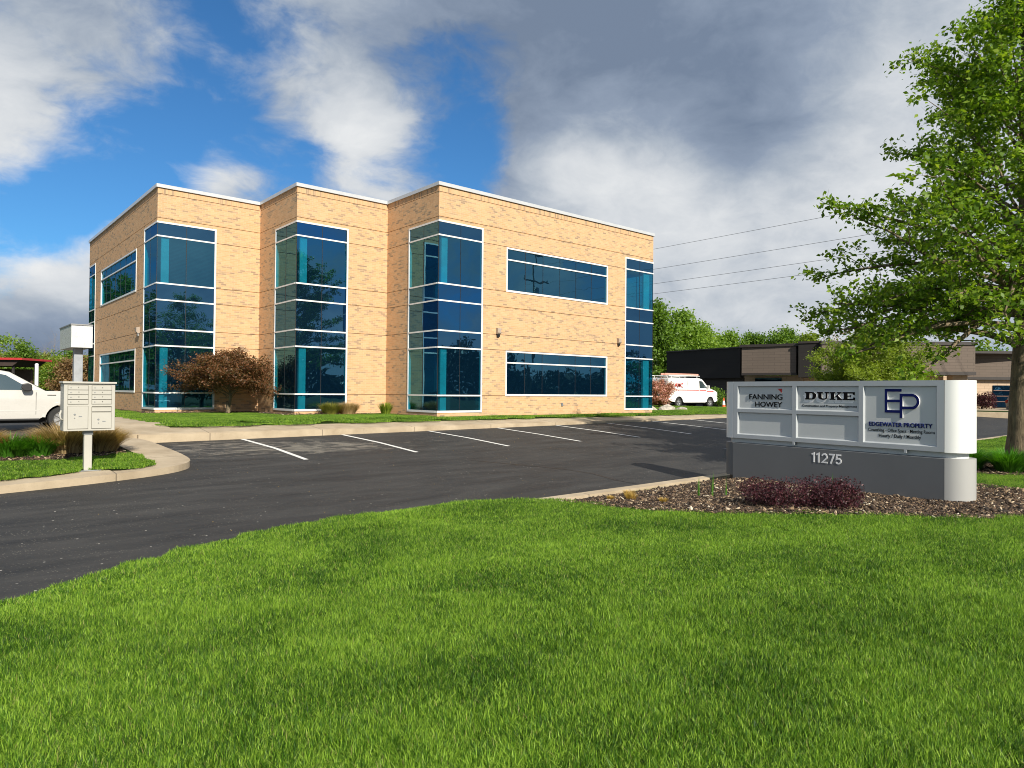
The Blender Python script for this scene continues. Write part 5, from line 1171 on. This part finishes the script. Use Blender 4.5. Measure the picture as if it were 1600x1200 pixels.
patch('wall_bed', [(xB-.55, YF), (xB-.55, yB-.75), (xA-.6, yB-.75), (xA-.6, yA-.8), (-.5, yA-.8), (-.45, -.0), (-.01, -.0), (-.01, yA-.02), (xA-.02, yA-.02), (xA-.02, yB-.02), (xB-.02, yB-.02), (xB-.02, YF)], lambda x, y: -.115+0*x, 2., M_soil)
# wood chips (stuff)
M_chip = None
def m_chip():
    m, t, b = mat('wood_chip'); at = t.new('ShaderNodeAttribute', attribute_name='rnd').outputs['Fac']
    t.set(b.inputs['Base Color'], t.ramp(at, [(0, (.022, .014, .009)), (.35, (.055, .034, .020)), (.65, (.12, .075, .045)), (.87, (.28, .19, .11)), (.97, (.48, .38, .26)), (1, (.6, .55, .45))])); b.inputs['Roughness'].default_value = .85; return m
M_chip = m_chip()
def chips(name, poly, zf, dens, size, label, avoid=()):
    xs_ = [p[0] for p in poly]; ys_ = [p[1] for p in poly]; n = int((max(xs_)-min(xs_))*(max(ys_)-min(ys_))*dens)
    x = rng.uniform(min(xs_), max(xs_), n); y = rng.uniform(min(ys_), max(ys_), n); k = inpoly(x, y, poly); x, y = x[k], y[k]; n = len(x)
    L = size*rng.lognormal(0, .45, n); W = L*rng.uniform(.25, .6, n); th = L*.12+.002; az = rng.uniform(0, 6.283, n); pit = rng.normal(0, .35, n); rol = rng.normal(0, .4, n)
    a = np.stack([np.cos(az)*np.cos(pit), np.sin(az)*np.cos(pit), np.sin(pit)], 1); b = np.stack([-np.sin(az), np.cos(az), rol], 1); b /= np.linalg.norm(b, axis=1, keepdims=True); c = np.cross(a, b)
    P0 = np.stack([x, y, zf(x, y)+rng.uniform(.0, .025, n)], 1); V = []
    for sx in (-.5, .5):
        for sy in (-.5, .5):
            for sz in (-.5, .5): V.append(P0+a*(L*sx)[:, None]+b*(W*sy*(1 if sx < 0 else .6))[:, None]+c*(th*sz)[:, None])
    V = np.stack(V, 1).reshape(-1, 3); bs = np.arange(n)[:, None]*8; Q = [[0, 1, 3, 2], [4, 6, 7, 5], [0, 4, 5, 1], [2, 3, 7, 6], [1, 5, 7, 3], [0, 2, 6, 4]]
    F = np.concatenate([bs+np.array([q]) for q in Q]); return npmesh(name, V, F, M_chip, attr=np.tile(rng.random(n)**1.3, 6), label=label, cat='mulch', kind='stuff')
chips('wood_chips', MUL, lambda x, y: LAWN(x, y)+.022, 1500, .036, 'brown and tan wood chips covering the bed around the sign')
chips('wood_chips', TR, lambda x, y: LAWN(x, y)+.03, 420, .045, 'brown wood chips in the ring under the maple')
chips('wood_chips', [(-14.6, -5.2), (-13, -5.25), (-12, -5.3), (-11.2, -5.1), (-10.7, -4.6), (-10.62, -2.3), (-10.8, -.9), (-14.6, -.9)], lambda x, y: ISL(x, y)+.012, 350, .04, 'brown chips under the island grasses')
chips('wood_chips', [(-8., 6.3), (-4.3, 6.3), (-4.3, 2.75), (-.5, 2.75), (-.5, 3.5), (-3.7, 3.5), (-3.75, 7.05), (-8., 7.05)], lambda x, y: -.115+0*x, 220, .05, 'brown mulch chips along the foot of the office wall')
# a few loose leaves and pebbles on the drive
x = rng.uniform(-15, 6, 260); y = rng.uniform(-12, -2, 260); k = ~inpoly(x, y, OUT); x, y = x[k], y[k]
V, F, rn = leafmesh(np.stack([x, y, A(x, y)+.008], 1), .022, flat=2.5); npmesh('fallen_debris', V, F, M_straw, attr=rn, label='scattered pale flecks of leaf and grit on the asphalt', cat='debris', kind='stuff')
make_suv(tuple(sp_), R(-40))
